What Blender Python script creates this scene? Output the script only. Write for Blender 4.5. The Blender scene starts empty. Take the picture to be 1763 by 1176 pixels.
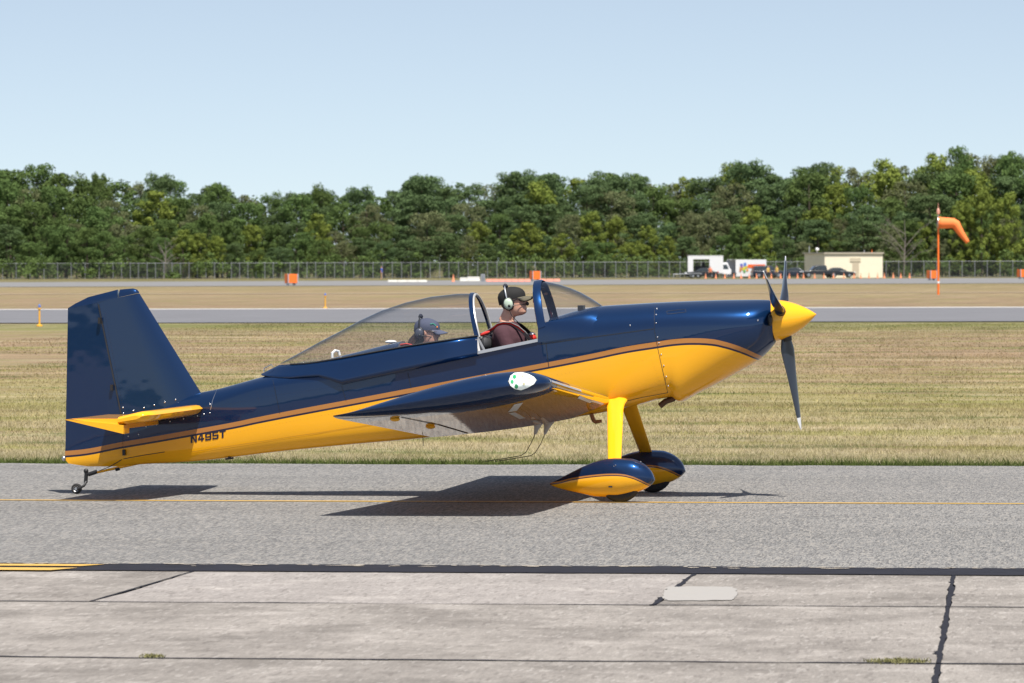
import bpy, bmesh, math, random
import numpy as np
from mathutils import Vector, Matrix
from mathutils.bvhtree import BVHTree

random.seed(7)
RNG = np.random.default_rng(7)
scene = bpy.context.scene
COL = scene.collection
R = math.radians

# ------------------------------------------------------------------ camera
# photograph 1763 x 1176; horizon at row 456, camera 1.94 m above the taxiway
FPX, CX, CY, HOR, CAMH = 8500.0, 881.5, 588.0, 456.0, 1.941
PITCH = math.atan((CY - HOR) / FPX)
ROLL = -4.0 / 1763.0
FW = Vector((0, math.cos(PITCH), -math.sin(PITCH)))
UP0 = Vector((0, math.sin(PITCH), math.cos(PITCH)))
RT = Vector((1, 0, 0)) * math.cos(ROLL) + UP0 * math.sin(ROLL)
UP = UP0 * math.cos(ROLL) - Vector((1, 0, 0)) * math.sin(ROLL)
EYE = Vector((0, 0, CAMH))
cam_data = bpy.data.cameras.new('camera')
cam = bpy.data.objects.new('camera', cam_data)
COL.objects.link(cam)
m = Matrix((RT, UP, -FW)).transposed().to_4x4()
m.translation = EYE
cam.matrix_world = m
cam_data.sensor_width = 36.0
cam_data.sensor_fit = 'HORIZONTAL'
cam_data.lens = FPX / 1763.0 * 36.0
cam_data.clip_start = 0.5
cam_data.clip_end = 20000
cam_data.dof.use_dof = True
cam_data.dof.focus_distance = 40.9
cam_data.dof.aperture_fstop = 10.0
scene.camera = cam

# ------------------------------------------------------------------ light
SUN_DIR = Vector((0.17, -0.47, 1.0)).normalized()      # towards the sun
SUN_EL = math.asin(SUN_DIR.z)
world = bpy.data.worlds.new('World')
scene.world = world
world.use_nodes = True
wn, wl = world.node_tree.nodes, world.node_tree.links
wn.clear()
wo = wn.new('ShaderNodeOutputWorld')
wb = wn.new('ShaderNodeBackground')
sky = wn.new('ShaderNodeTexSky')
sky.sky_type = 'NISHITA'
sky.sun_disc = False
sky.sun_elevation = SUN_EL
sky.sun_rotation = math.atan2(SUN_DIR.x, SUN_DIR.y)
sky.air_density = 1.0
sky.dust_density = 0.3
sky.ozone_density = 1.0
sky.altitude = 0
wb.inputs['Strength'].default_value = 0.094
# clear dry air: the milky band right at the horizon is squeezed below the treetops
wtc = wn.new('ShaderNodeTexCoord'); wmp = wn.new('ShaderNodeVectorMath'); wmp.operation = 'MULTIPLY_ADD'
wmp.inputs[1].default_value = (1.0, 1.0, 1.8); wmp.inputs[2].default_value = (0.0, 0.0, 0.070)
wnm = wn.new('ShaderNodeVectorMath'); wnm.operation = 'NORMALIZE'
wl.new(wtc.outputs['Generated'], wmp.inputs[0]); wl.new(wmp.outputs[0], wnm.inputs[0]); wl.new(wnm.outputs[0], sky.inputs['Vector'])
whs = wn.new('ShaderNodeHueSaturation'); whs.inputs['Saturation'].default_value = 0.70   # camera white balance for warm sun
wl.new(sky.outputs[0], whs.inputs['Color']); wl.new(whs.outputs[0], wb.inputs['Color'])
wl.new(wb.outputs[0], wo.inputs[0])
sun_data = bpy.data.lights.new('sun', 'SUN')
sun_data.energy = 5.0
sun_data.angle = R(0.53)
sun_data.color = (1.0, 0.95, 0.87)
sun = bpy.data.objects.new('sun', sun_data)
COL.objects.link(sun)
sun.location = (20, -30, 60)
sun.rotation_euler = SUN_DIR.to_track_quat('Z', 'Y').to_euler()
scene.view_settings.view_transform = 'Standard'
scene.view_settings.look = 'None'
scene.view_settings.exposure = 0.55
scene.view_settings.gamma = 1.0
scene.cycles.max_bounces = 8
scene.cycles.transparent_max_bounces = 24
scene.cycles.use_denoising = True

# ------------------------------------------------------------------ pixels to places
def ray(u, v):
    return FW + RT * ((u - CX) / FPX) - UP * ((v - CY) / FPX)

def ground(u, v, z=0.0):
    d = ray(u, v)
    return EYE + d * ((z - EYE.z) / d.z)

def at_depth(u, v, Y):
    d = ray(u, v)
    return EYE + d * (Y / d.y)

PLANE_YAW = R(-10.2)
PLANE_POS = Vector((1.04, 41.15, 0.0))
PM = Matrix.Translation(PLANE_POS) @ Matrix.Rotation(PLANE_YAW, 4, 'Z')
PMI = PM.inverted()

def pl(u, v, y):
    """pixel -> (x, z) in the aircraft frame on the fore-and-aft plane at lateral y"""
    o = PMI @ EYE
    d = PMI.to_3x3() @ ray(u, v)
    p = o + d * ((y - o.y) / d.y)
    return p.x, p.z

def pl3(u, v, y):
    x, z = pl(u, v, y)
    return Vector((x, y, z))

def pchip(xs, ys):
    xs = np.array(xs, float); ys = np.array(ys, float)
    o = np.argsort(xs); xs = xs[o]; ys = ys[o]
    h = np.diff(xs); d = np.diff(ys) / h
    mm = np.zeros(len(xs)); mm[0] = d[0]; mm[-1] = d[-1]
    for i in range(1, len(xs) - 1):
        if d[i-1] * d[i] > 0:
            w1 = 2*h[i] + h[i-1]; w2 = h[i] + 2*h[i-1]
            mm[i] = (w1 + w2) / (w1/d[i-1] + w2/d[i])
    def f(x):
        x = min(max(x, xs[0]), xs[-1])
        i = int(min(max(np.searchsorted(xs, x) - 1, 0), len(xs) - 2))
        t = (x - xs[i]) / h[i]
        return float((1+2*t)*(1-t)**2*ys[i] + t*(1-t)**2*h[i]*mm[i] + t*t*(3-2*t)*ys[i+1] + t*t*(t-1)*h[i]*mm[i+1])
    return f

# ------------------------------------------------------------------ materials
def newmat(name):
    mt = bpy.data.materials.new(name); mt.use_nodes = True
    n, l = mt.node_tree.nodes, mt.node_tree.links
    return mt, n, l, n['Principled BSDF']

def setp(b, **kw):
    names = {'color': 'Base Color', 'rough': 'Roughness', 'metal': 'Metallic', 'coat': 'Coat Weight',
             'coatr': 'Coat Roughness', 'spec': 'Specular IOR Level', 'trans': 'Transmission Weight', 'sheen': 'Sheen Weight'}
    for k, v in kw.items():
        b.inputs[names[k]].default_value = (*v, 1) if k == 'color' else v

MATS = {}
def mat(name, color, rough=0.5, metal=0.0, coat=0.0, var=0.08, scale=8.0, spec=0.5, bump=0.0):
    """principled surface whose colour and gloss wander a little with a noise"""
    if name in MATS: return MATS[name]
    mt, n, l, b = newmat(name)
    setp(b, rough=rough, metal=metal, coat=coat, coatr=0.04, spec=spec)
    tc = n.new('ShaderNodeTexCoord')
    nz = n.new('ShaderNodeTexNoise'); nz.inputs['Scale'].default_value = scale; nz.inputs['Detail'].default_value = 5
    l.new(tc.outputs['Object'], nz.inputs['Vector'])
    mr = n.new('ShaderNodeMapRange')
    mr.inputs['To Min'].default_value = 1 - var; mr.inputs['To Max'].default_value = 1 + var
    l.new(nz.outputs['Fac'], mr.inputs['Value'])
    mx = n.new('ShaderNodeMix'); mx.data_type = 'RGBA'; mx.blend_type = 'MULTIPLY'; mx.inputs[0].default_value = 1
    mx.inputs[6].default_value = (*color, 1)
    l.new(mr.outputs[0], mx.inputs[7]); l.new(mx.outputs[2], b.inputs['Base Color'])
    if bump:
        bp = n.new('ShaderNodeBump'); bp.inputs['Strength'].default_value = bump; bp.inputs['Distance'].default_value = 0.01
        l.new(nz.outputs['Fac'], bp.inputs['Height']); l.new(bp.outputs[0], b.inputs['Normal'])
    MATS[name] = mt
    return mt

def math_node(n, l, op, a, b=None, c=None):
    q = n.new('ShaderNodeMath'); q.operation = op
    for i, s in enumerate((a, b, c)):
        if s is None: continue
        if isinstance(s, (int, float)): q.inputs[i].default_value = s
        else: l.new(s, q.inputs[i])
    return q.outputs[0]

def mix_col(n, l, fac, c1, c2):
    q = n.new('ShaderNodeMix'); q.data_type = 'RGBA'
    for i, s in ((0, fac), (6, c1), (7, c2)):
        if isinstance(s, tuple): q.inputs[i].default_value = (*s, 1)
        elif isinstance(s, (int, float)): q.inputs[i].default_value = s
        else: l.new(s, q.inputs[i])
    return q.outputs[2]

BLUE = (0.0045, 0.023, 0.076); NAVY = (0.012, 0.012, 0.035); GOLD = (0.40, 0.17, 0.045); YEL = (0.87, 0.41, 0.013)

def flake_paint(n, l, b, color_socket, metal_socket):
    l.new(color_socket, b.inputs['Base Color'])
    l.new(metal_socket, b.inputs['Metallic'])
    tc = n.new('ShaderNodeTexCoord')
    nz = n.new('ShaderNodeTexNoise'); nz.inputs['Scale'].default_value = 5; nz.inputs['Detail'].default_value = 3
    l.new(tc.outputs['Object'], nz.inputs['Vector'])
    mr = n.new('ShaderNodeMapRange'); mr.inputs['To Min'].default_value = 0.26; mr.inputs['To Max'].default_value = 0.36
    l.new(nz.outputs['Fac'], mr.inputs['Value']); l.new(mr.outputs[0], b.inputs['Roughness'])
    # hand-built skin: very slight waviness of the panels
    nz2 = n.new('ShaderNodeTexNoise'); nz2.inputs['Scale'].default_value = 7; nz2.inputs['Detail'].default_value = 1
    l.new(tc.outputs['Object'], nz2.inputs['Vector'])
    bp = n.new('ShaderNodeBump'); bp.inputs['Strength'].default_value = 0.04; bp.inputs['Distance'].default_value = 0.01
    l.new(nz2.outputs['Fac'], bp.inputs['Height'])
    l.new(bp.outputs[0], b.inputs['Normal']); l.new(bp.outputs[0], b.inputs['Coat Normal'])
    setp(b, coat=1.0, coatr=0.03, spec=0.0)

def stripe_paint(name, curve_pts, gold, navy, blue_ok=True):
    """two-tone paint: yellow below a curve z=f(x), a navy pinstripe, a gold stripe, metallic blue above"""
    mt, n, l, b = newmat(name)
    tc = n.new('ShaderNodeTexCoord'); sp = n.new('ShaderNodeSeparateXYZ')
    l.new(tc.outputs['Object'], sp.inputs[0])
    xs = [p[0] for p in curve_pts]; zs = [p[1] for p in curve_pts]
    x0, x1 = min(xs) - 0.05, max(xs) + 0.05; z0, z1 = min(zs) - 0.05, max(zs) + 0.05
    xx = math_node(n, l, 'DIVIDE', math_node(n, l, 'SUBTRACT', sp.outputs[0], x0), x1 - x0)
    fc = n.new('ShaderNodeFloatCurve')
    cv = fc.mapping.curves[0]
    pts = sorted(((p[0]-x0)/(x1-x0), (p[1]-z0)/(z1-z0)) for p in curve_pts)
    cv.points[0].location = (0, pts[0][1]); cv.points[1].location = (1, pts[-1][1])
    for p in pts: cv.points.new(*p)
    fc.mapping.update()
    l.new(xx, fc.inputs['Value'])
    f = math_node(n, l, 'MULTIPLY_ADD', fc.outputs[0], z1 - z0, z0)
    d = math_node(n, l, 'SUBTRACT', sp.outputs[2], f)
    is_blue = math_node(n, l, 'GREATER_THAN', d, gold)
    is_gold = math_node(n, l, 'GREATER_THAN', d, 0.0)
    is_navy = math_node(n, l, 'GREATER_THAN', d, -navy)
    c = mix_col(n, l, is_navy, YEL, NAVY)
    c = mix_col(n, l, is_gold, c, GOLD)
    c = mix_col(n, l, is_blue, c, BLUE)
    flake_paint(n, l, b, c, math_node(n, l, 'MULTIPLY', is_blue, 0.45))
    return mt

def plain_paint(name, color, metal=0.0):
    mt, n, l, b = newmat(name)
    rgb = n.new('ShaderNodeRGB'); rgb.outputs[0].default_value = (*color, 1)
    v = n.new('ShaderNodeValue'); v.outputs[0].default_value = metal
    flake_paint(n, l, b, rgb.outputs[0], v.outputs[0])
    return mt

M_BLUE = plain_paint('metallic_blue_paint', BLUE, 0.45)
M_YEL = plain_paint('yellow_paint', YEL)
M_NAVY = mat('navy_vinyl', NAVY, 0.4)
M_BLACK = mat('black_plastic', (0.012, 0.012, 0.013), 0.45)
M_RUBBER = mat('tyre_rubber', (0.018, 0.017, 0.017), 0.8, var=0.25, scale=30)
M_STEEL = mat('bare_metal', (0.55, 0.55, 0.56), 0.3, metal=1.0)
M_SILVER = mat('silver_rail', (0.42, 0.43, 0.45), 0.45, metal=0.3)
M_GREY = mat('grey_interior', (0.20, 0.21, 0.23), 0.6)
M_WHITE = mat('white_paint', (0.78, 0.78, 0.76), 0.4)
M_TAPE = mat('white_tape', (0.62, 0.60, 0.58), 0.6)
M_SEAM = mat('panel_gap', (0.012, 0.014, 0.02), 0.7)
M_EXH = mat('scorched_steel', (0.10, 0.055, 0.035), 0.5, metal=0.7, var=0.3, scale=20)
M_ORANGE = mat('safety_orange', (0.85, 0.17, 0.02), 0.55)

def glass_mat(name, tint, fres=1.75, rough=0.0):
    mt = bpy.data.materials.new(name); mt.use_nodes = True
    n, l = mt.node_tree.nodes, mt.node_tree.links
    n.clear()
    out = n.new('ShaderNodeOutputMaterial'); mx = n.new('ShaderNodeMixShader')
    tr = n.new('ShaderNodeBsdfTransparent')
    lw = n.new('ShaderNodeLayerWeight'); lw.inputs[0].default_value = 0.5     # darker towards the rim: longer acrylic path and a painted-in dark tree reflection
    rp = n.new('ShaderNodeValToRGB'); e = rp.color_ramp.elements
    e[0].position = .45; e[0].color = (*tint, 1); e[1].position = .95; e[1].color = (.45, .50, .56, 1)
    e.new(.62).color = (tint[0] * .72, tint[1] * .74, tint[2] * .77, 1)
    l.new(lw.outputs['Facing'], rp.inputs[0]); l.new(rp.outputs[0], tr.inputs[0])
    gl = n.new('ShaderNodeBsdfGlossy'); gl.inputs['Roughness'].default_value = rough
    fr = n.new('ShaderNodeFresnel')
    ge = n.new('ShaderNodeNewGeometry')      # a thin sheet: the same reflectance from both faces
    l.new(math_node(n, l, 'MULTIPLY_ADD', ge.outputs['Backfacing'], 1 / fres - fres, fres), fr.inputs[0])
    # faint handling marks on the acrylic
    tc = n.new('ShaderNodeTexCoord'); nz = n.new('ShaderNodeTexNoise'); nz.inputs['Scale'].default_value = 3
    l.new(tc.outputs['Object'], nz.inputs['Vector'])
    bp = n.new('ShaderNodeBump'); bp.inputs['Strength'].default_value = 0.06; bp.inputs['Distance'].default_value = 0.02
    l.new(nz.outputs['Fac'], bp.inputs['Height']); l.new(bp.outputs[0], gl.inputs['Normal'])
    l.new(fr.outputs[0], mx.inputs[0]); l.new(tr.outputs[0], mx.inputs[1]); l.new(gl.outputs[0], mx.inputs[2])
    l.new(mx.outputs[0], out.inputs[0])
    return mt
M_GLASS = glass_mat('canopy_acrylic', (0.93, 0.935, 0.94))

# ------------------------------------------------------------------ mesh helpers
def obj(name, verts, faces, mats, parent=None, smooth=True, angle=35, idx=None):
    me = bpy.data.meshes.new(name)
    me.from_pydata([tuple(v) for v in verts], [], faces)
    if not isinstance(mats, (list, tuple)): mats = [mats]
    for q in mats: me.materials.append(q)
    if idx is not None: me.polygons.foreach_set('material_index', idx)
    bm = bmesh.new(); bm.from_mesh(me)
    bmesh.ops.recalc_face_normals(bm, faces=bm.faces)
    bm.to_mesh(me); bm.free()
    if smooth:
        me.polygons.foreach_set('use_smooth', [True] * len(me.polygons))
        me.set_sharp_from_angle(angle=R(angle))
    me.update()
    o = bpy.data.objects.new(name, me); COL.objects.link(o)
    if parent is not None: o.parent = parent
    return o

def inst(name, me, parent=None, loc=(0, 0, 0), rot=None):
    o = bpy.data.objects.new(name, me); COL.objects.link(o)
    o.location = loc
    if rot is not None: o.rotation_euler = rot
    if parent is not None: o.parent = parent
    return o

def empty(name, loc=(0, 0, 0), rz=0.0):
    o = bpy.data.objects.new(name, None); COL.objects.link(o)
    o.location = loc; o.rotation_euler = (0, 0, rz); o.empty_display_size = 0.3
    return o

def tag(o, label, cat, group=None):
    o['label'] = label; o['category'] = cat
    if group: o['group'] = group
    return o

class MB:
    """collects shapes into one mesh"""
    def __init__(s): s.v = []; s.f = []; s.mi = []
    def add(s, v, f, mi=0):
        k = len(s.v); s.v += [Vector(q) for q in v]
        s.f += [tuple(i + k for i in q) for q in f]; s.mi += [mi] * len(f)
        return s
    def box(s, c, d, mi=0, rz=0.0, taper=1.0):
        x, y, z = (q / 2 for q in d); cz, sn = math.cos(rz), math.sin(rz)
        v = []
        for sz in (-1, 1):
            t = taper if sz > 0 else 1.0
            for sx, sy in ((-1, -1), (1, -1), (1, 1), (-1, 1)):
                a, b = sx * x * t, sy * y * t
                v.append((c[0] + a*cz - b*sn, c[1] + a*sn + b*cz, c[2] + sz * z))
        return s.add(v, [(0,3,2,1), (4,5,6,7), (0,1,5,4), (1,2,6,5), (2,3,7,6), (3,0,4,7)], mi)
    def tube(s, pts, rad, n=8, mi=0, caps=True, flat=1.0):
        pts = [Vector(p) for p in pts]
        if isinstance(rad, (int, float)): rad = [rad] * len(pts)
        k = len(pts); v = []; prev = None
        for i, p in enumerate(pts):
            t = (pts[min(i+1, k-1)] - pts[max(i-1, 0)]).normalized()
            if prev is None:
                a = Vector((0, 0, 1)) if abs(t.z) < 0.9 else Vector((0, 1, 0))
                e1 = t.cross(a).normalized()
            else:
                e1 = (prev - t * prev.dot(t)).normalized()
            prev = e1; e2 = t.cross(e1)
            for j in range(n):
                q = 2 * math.pi * j / n
                v.append(p + (e1 * math.cos(q) + e2 * math.sin(q) * flat) * rad[i])
        f = [(i*n + j, i*n + (j+1) % n, (i+1)*n + (j+1) % n, (i+1)*n + j) for i in range(k-1) for j in range(n)]
        if caps: f += [tuple(range(n))[::-1], tuple(range((k-1)*n, k*n))]
        return s.add(v, f, mi)
    def rings(s, rings, closed=True, cap0=False, cap1=False, mi=0):
        n = len(rings[0]); v = [q for r in rings for q in r]; f = []
        for i in range(len(rings) - 1):
            for j in range(n if closed else n - 1):
                f.append((i*n + j, i*n + (j+1) % n, (i+1)*n + (j+1) % n, (i+1)*n + j))
        if cap0: f.append(tuple(range(n))[::-1])
        if cap1: f.append(tuple(range((len(rings)-1)*n, len(rings)*n)))
        return s.add(v, f, mi)
    def ball(s, c, r, n=12, m=8, mi=0, rot=None):
        r = (r, r, r) if isinstance(r, (int, float)) else r
        rr = []
        for i in range(m + 1):
            a = math.pi * (i / m) - math.pi / 2
            k = max(math.cos(a), 0.02)
            ring = []
            for j in range(n):
                q = Vector((k * math.cos(2*math.pi*j/n) * r[0], k * math.sin(2*math.pi*j/n) * r[1], math.sin(a) * r[2]))
                if rot is not None: q = rot @ q
                ring.append(Vector(c) + q)
            rr.append(ring)
        return s.rings(rr, True, True, True, mi)
    def lathe(s, o, axis, prof, n=24, mi=0, cap0=True, cap1=True):
        axis = Vector(axis).normalized()
        a = Vector((0, 1, 0)) if abs(axis.y) < 0.9 else Vector((1, 0, 0))
        e1 = axis.cross(a).normalized(); e2 = axis.cross(e1)
        rr = [[Vector(o) + axis * t + (e1 * math.cos(2*math.pi*j/n) + e2 * math.sin(2*math.pi*j/n)) * r for j in range(n)] for t, r in prof]
        return s.rings(rr, True, cap0, cap1, mi)
    def build(s, name, mats, parent=None, smooth=True, angle=35):
        return obj(name, s.v, s.f, mats, parent, smooth, angle, s.mi)

def voxel_body(name, mb, mats, parent, voxel, smooth=4, matfn=None):
    """fuse overlapping shapes into one continuous skin"""
    me = bpy.data.meshes.new(name)
    me.from_pydata([tuple(v) for v in mb.v], [], mb.f)
    o = bpy.data.objects.new(name, me); COL.objects.link(o)
    bm = bmesh.new(); bm.from_mesh(me); bmesh.ops.recalc_face_normals(bm, faces=bm.faces); bm.to_mesh(me); bm.free()
    r = o.modifiers.new('r', 'REMESH'); r.mode = 'VOXEL'; r.voxel_size = voxel; r.use_smooth_shade = True
    sm = o.modifiers.new('s', 'SMOOTH'); sm.iterations = smooth; sm.factor = 0.5
    dg = bpy.context.evaluated_depsgraph_get()
    new = bpy.data.meshes.new_from_object(o.evaluated_get(dg))
    o.modifiers.clear(); o.data = new; bpy.data.meshes.remove(me); new.name = name
    new.materials.clear()
    if not isinstance(mats, (list, tuple)): mats = [mats]
    for q in mats: new.materials.append(q)
    if matfn:
        for p in new.polygons: p.material_index = matfn(p.center)
    new.polygons.foreach_set('use_smooth', [True] * len(new.polygons))
    if parent is not None: o.parent = parent
    return o
# ------------------------------------------------------------------ the setting: ground, pavements
TAX_YAW = R(-7.0)
TO = ground(881.5, 864.5)
TM = Matrix.Translation(TO) @ Matrix.Rotation(TAX_YAW, 4, 'Z')
TMI = TM.inverted()
def tn(u, v):
    p = TMI @ ground(u, v)
    return p.x, p.y
N_EDGE = tn(881, 800)[1]; N_SEAL1 = tn(881, 976)[1]; N_SEAL0 = tn(881, 988)[1]
N_J1 = tn(881, 1042)[1]; N_J2 = tn(881, 1139)[1]

def in_taxi(o):
    o.matrix_world = TM
    return o

def struct(o):
    o['kind'] = 'structure'
    return o

def coords(n, l, sx, sy, sz=1.0):
    tc = n.new('ShaderNodeTexCoord'); mp = n.new('ShaderNodeMapping')
    mp.inputs['Scale'].default_value = (sx, sy, sz)
    l.new(tc.outputs['Object'], mp.inputs['Vector'])
    return mp.outputs[0]

def noise(n, l, vec, scale, detail=4, rough=0.55):
    nz = n.new('ShaderNodeTexNoise'); nz.inputs['Scale'].default_value = scale
    nz.inputs['Detail'].default_value = detail; nz.inputs['Roughness'].default_value = rough
    l.new(vec, nz.inputs['Vector'])
    return nz.outputs['Fac']

def rng(n, l, v, a, b, c, d):
    q = n.new('ShaderNodeMapRange')
    for i, x in enumerate((a, b, c, d)): q.inputs[i + 1].default_value = x
    l.new(v, q.inputs[0])
    return q.outputs[0]

def scale_col(n, l, col, f):
    q = n.new('ShaderNodeMix'); q.data_type = 'RGBA'; q.blend_type = 'MULTIPLY'; q.inputs[0].default_value = 1
    l.new(col, q.inputs[6]); l.new(f, q.inputs[7])
    return q.outputs[2]

def grass_color(n, l):
    """dry mown grass: bands along the taxiway, green and yellow-green patches, straw and brown streaks"""
    tc = n.new('ShaderNodeTexCoord'); sp = n.new('ShaderNodeSeparateXYZ'); l.new(tc.outputs['Object'], sp.inputs[0])
    wob = noise(n, l, coords(n, l, 0.35, 0.35), 1.0, 4, 0.6)
    nn = math_node(n, l, 'ADD', sp.outputs[1], math_node(n, l, 'MULTIPLY', math_node(n, l, 'SUBTRACT', wob, 0.5), math_node(n, l, 'MULTIPLY', sp.outputs[1], 0.14)))
    lg = math_node(n, l, 'LOGARITHM', math_node(n, l, 'MAXIMUM', nn, 6.0), 10.0)
    fac = rng(n, l, lg, 0.85, 2.85, 0, 1)
    cr = n.new('ShaderNodeValToRGB'); e = cr.color_ramp.elements
    stops = [(7.3, (.060, .082, .024)), (8.4, (.080, .098, .030)), (9.2, (.28, .245, .15)), (14, (.325, .272, .172)), (22, (.305, .255, .148)), (30, (.27, .232, .110)),
             (40, (.265, .220, .110)), (52, (.275, .204, .126)), (80, (.26, .187, .120)), (104, (.24, .184, .110)), (112, (.17, .165, .070)), (122, (.155, .155, .062)),
             (185, (.22, .150, .102)), (270, (.25, .182, .116)), (380, (.235, .176, .103)), (560, (.12, .108, .052))]
    while len(e) < len(stops): e.new(0.5)
    for q, (d, c) in zip(e, stops):
        q.position = (math.log10(d) - 0.85) / 2.0; q.color = (*c, 1)
    l.new(fac, cr.inputs[0])
    col = cr.outputs[0]
    near = rng(n, l, sp.outputs[1], 8.5, 11, 0, 1)
    def patch_of(sx, sy, lo, hi, amt, c):
        nonlocal col
        g = noise(n, l, coords(n, l, sx, sy), 1.0, 5, 0.62)
        col = mix_col(n, l, math_node(n, l, 'MULTIPLY', near, rng(n, l, g, lo, hi, 0, amt)), col, c)
    mid = rng(n, l, sp.outputs[1], 18, 30, 0.35, 1.0)
    patch_of(0.10, 0.22, 0.52, 0.62, 0.55, (.205, .140, .088))        # rusty brown
    patch_of(0.16, 0.45, 0.51, 0.61, 0.62, (.205, .205, .062))       # yellow-green
    patch_of(0.22, 0.60, 0.565, 0.64, 0.75, (.100, .125, .040))       # green
    patch_of(0.14, 0.40, 0.54, 0.66, 0.70, (.38, .315, .205))        # straw
    patch_of(0.008, 0.06, 0.50, 0.70, 0.40, (.185, .165, .080))
    g3 = noise(n, l, coords(n, l, 0.2, 1.6), 0.35, 4, 0.6)
    g5 = noise(n, l, coords(n, l, 0.6, 0.035), 1.0, 6, 0.7)
    col = scale_col(n, l, col, rng(n, l, g5, 0.3, 0.7, 0.88, 1.12))
    return scale_col(n, l, col, rng(n, l, g3, 0.3, 0.7, 0.86, 1.14))

M_FIELD, n, l, b = newmat('dry_grass_ground')
c = grass_color(n, l)
fine = noise(n, l, coords(n, l, 3.0, 3.0), 6.0, 6, 0.7)
c = scale_col(n, l, c, rng(n, l, fine, 0.3, 0.7, 0.55, 1.35))
l.new(c, b.inputs['Base Color']); setp(b, rough=0.95, spec=0.1)
bp = n.new('ShaderNodeBump'); bp.inputs['Distance'].default_value = 0.05; bp.inputs['Strength'].default_value = 0.6
l.new(fine, bp.inputs['Height']); l.new(bp.outputs[0], b.inputs['Normal'])

M_BLADE, n, l, b = newmat('grass_blades')
c = grass_color(n, l)
at = n.new('ShaderNodeAttribute'); at.attribute_name = 'rnd'
cr = n.new('ShaderNodeValToRGB'); e = cr.color_ramp.elements
e[0].color = (0.95, 1.02, 0.82, 1); e[1].color = (1.85, 1.82, 1.80, 1)
e.new(0.55).color = (1.35, 1.34, 1.28, 1)
l.new(at.outputs['Fac'], cr.inputs[0])
c = scale_col(n, l, c, cr.outputs[0])
l.new(c, b.inputs['Base Color']); setp(b, rough=0.9, spec=0.04)
tl = n.new('ShaderNodeBsdfTranslucent'); l.new(c, tl.inputs[0])
mx = n.new('ShaderNodeMixShader'); mx.inputs[0].default_value = 0.3
out = n['Material Output']; l.new(b.outputs[0], mx.inputs[1]); l.new(tl.outputs[0], mx.inputs[2]); l.new(mx.outputs[0], out.inputs[0])

def asphalt(name, color, grain, sy=1.0, speck=True):
    mt, n, l, b = newmat(name)
    v = coords(n, l, 1, 1)
    a = noise(n, l, coords(n, l, 1, 0.10), 105.0, 3, 0.8)
    s = noise(n, l, coords(n, l, 0.07, 0.9), 1.4, 5, 0.6)
    big = noise(n, l, v, 0.35, 4)
    rgb = n.new('ShaderNodeRGB'); rgb.outputs[0].default_value = (*color, 1)
    c = scale_col(n, l, rgb.outputs[0], rng(n, l, a, 0.32, 0.68, 1 - grain, 1 + grain))
    c = scale_col(n, l, c, rng(n, l, s, 0.3, 0.7, 0.90, 1.10))
    c = scale_col(n, l, c, rng(n, l, big, 0.3, 0.7, 0.93, 1.07))
    if speck:
        vo = n.new('ShaderNodeTexVoronoi'); vo.inputs['Scale'].default_value = 82
        l.new(coords(n, l, 1, 0.12), vo.inputs['Vector'])
        sep = n.new('ShaderNodeSeparateColor'); l.new(vo.outputs['Color'], sep.inputs[0])
        st = math_node(n, l, 'GREATER_THAN', sep.outputs[0], 0.72)
        c = mix_col(n, l, math_node(n, l, 'MULTIPLY', st, 0.36), c, (0.36, 0.33, 0.29))
        dk = math_node(n, l, 'LESS_THAN', sep.outputs[1], 0.22)
        c = mix_col(n, l, math_node(n, l, 'MULTIPLY', dk, 0.55), c, (0.06, 0.06, 0.062))
    l.new(c, b.inputs['Base Color']); setp(b, rough=0.85, spec=0.3)
    bp = n.new('ShaderNodeBump'); bp.inputs['Distance'].default_value = 0.006; bp.inputs['Strength'].default_value = 0.7
    l.new(a, bp.inputs['Height']); l.new(bp.outputs[0], b.inputs['Normal'])
    return mt
M_TAXI = asphalt('aged_asphalt', (.180, .174, .166), 0.46)
M_RUNWAY = asphalt('runway_asphalt', (.150, .150, .160), 0.12, speck=False)
M_ROAD = asphalt('far_asphalt', (.185, .182, .18), 0.10, speck=False)

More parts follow.
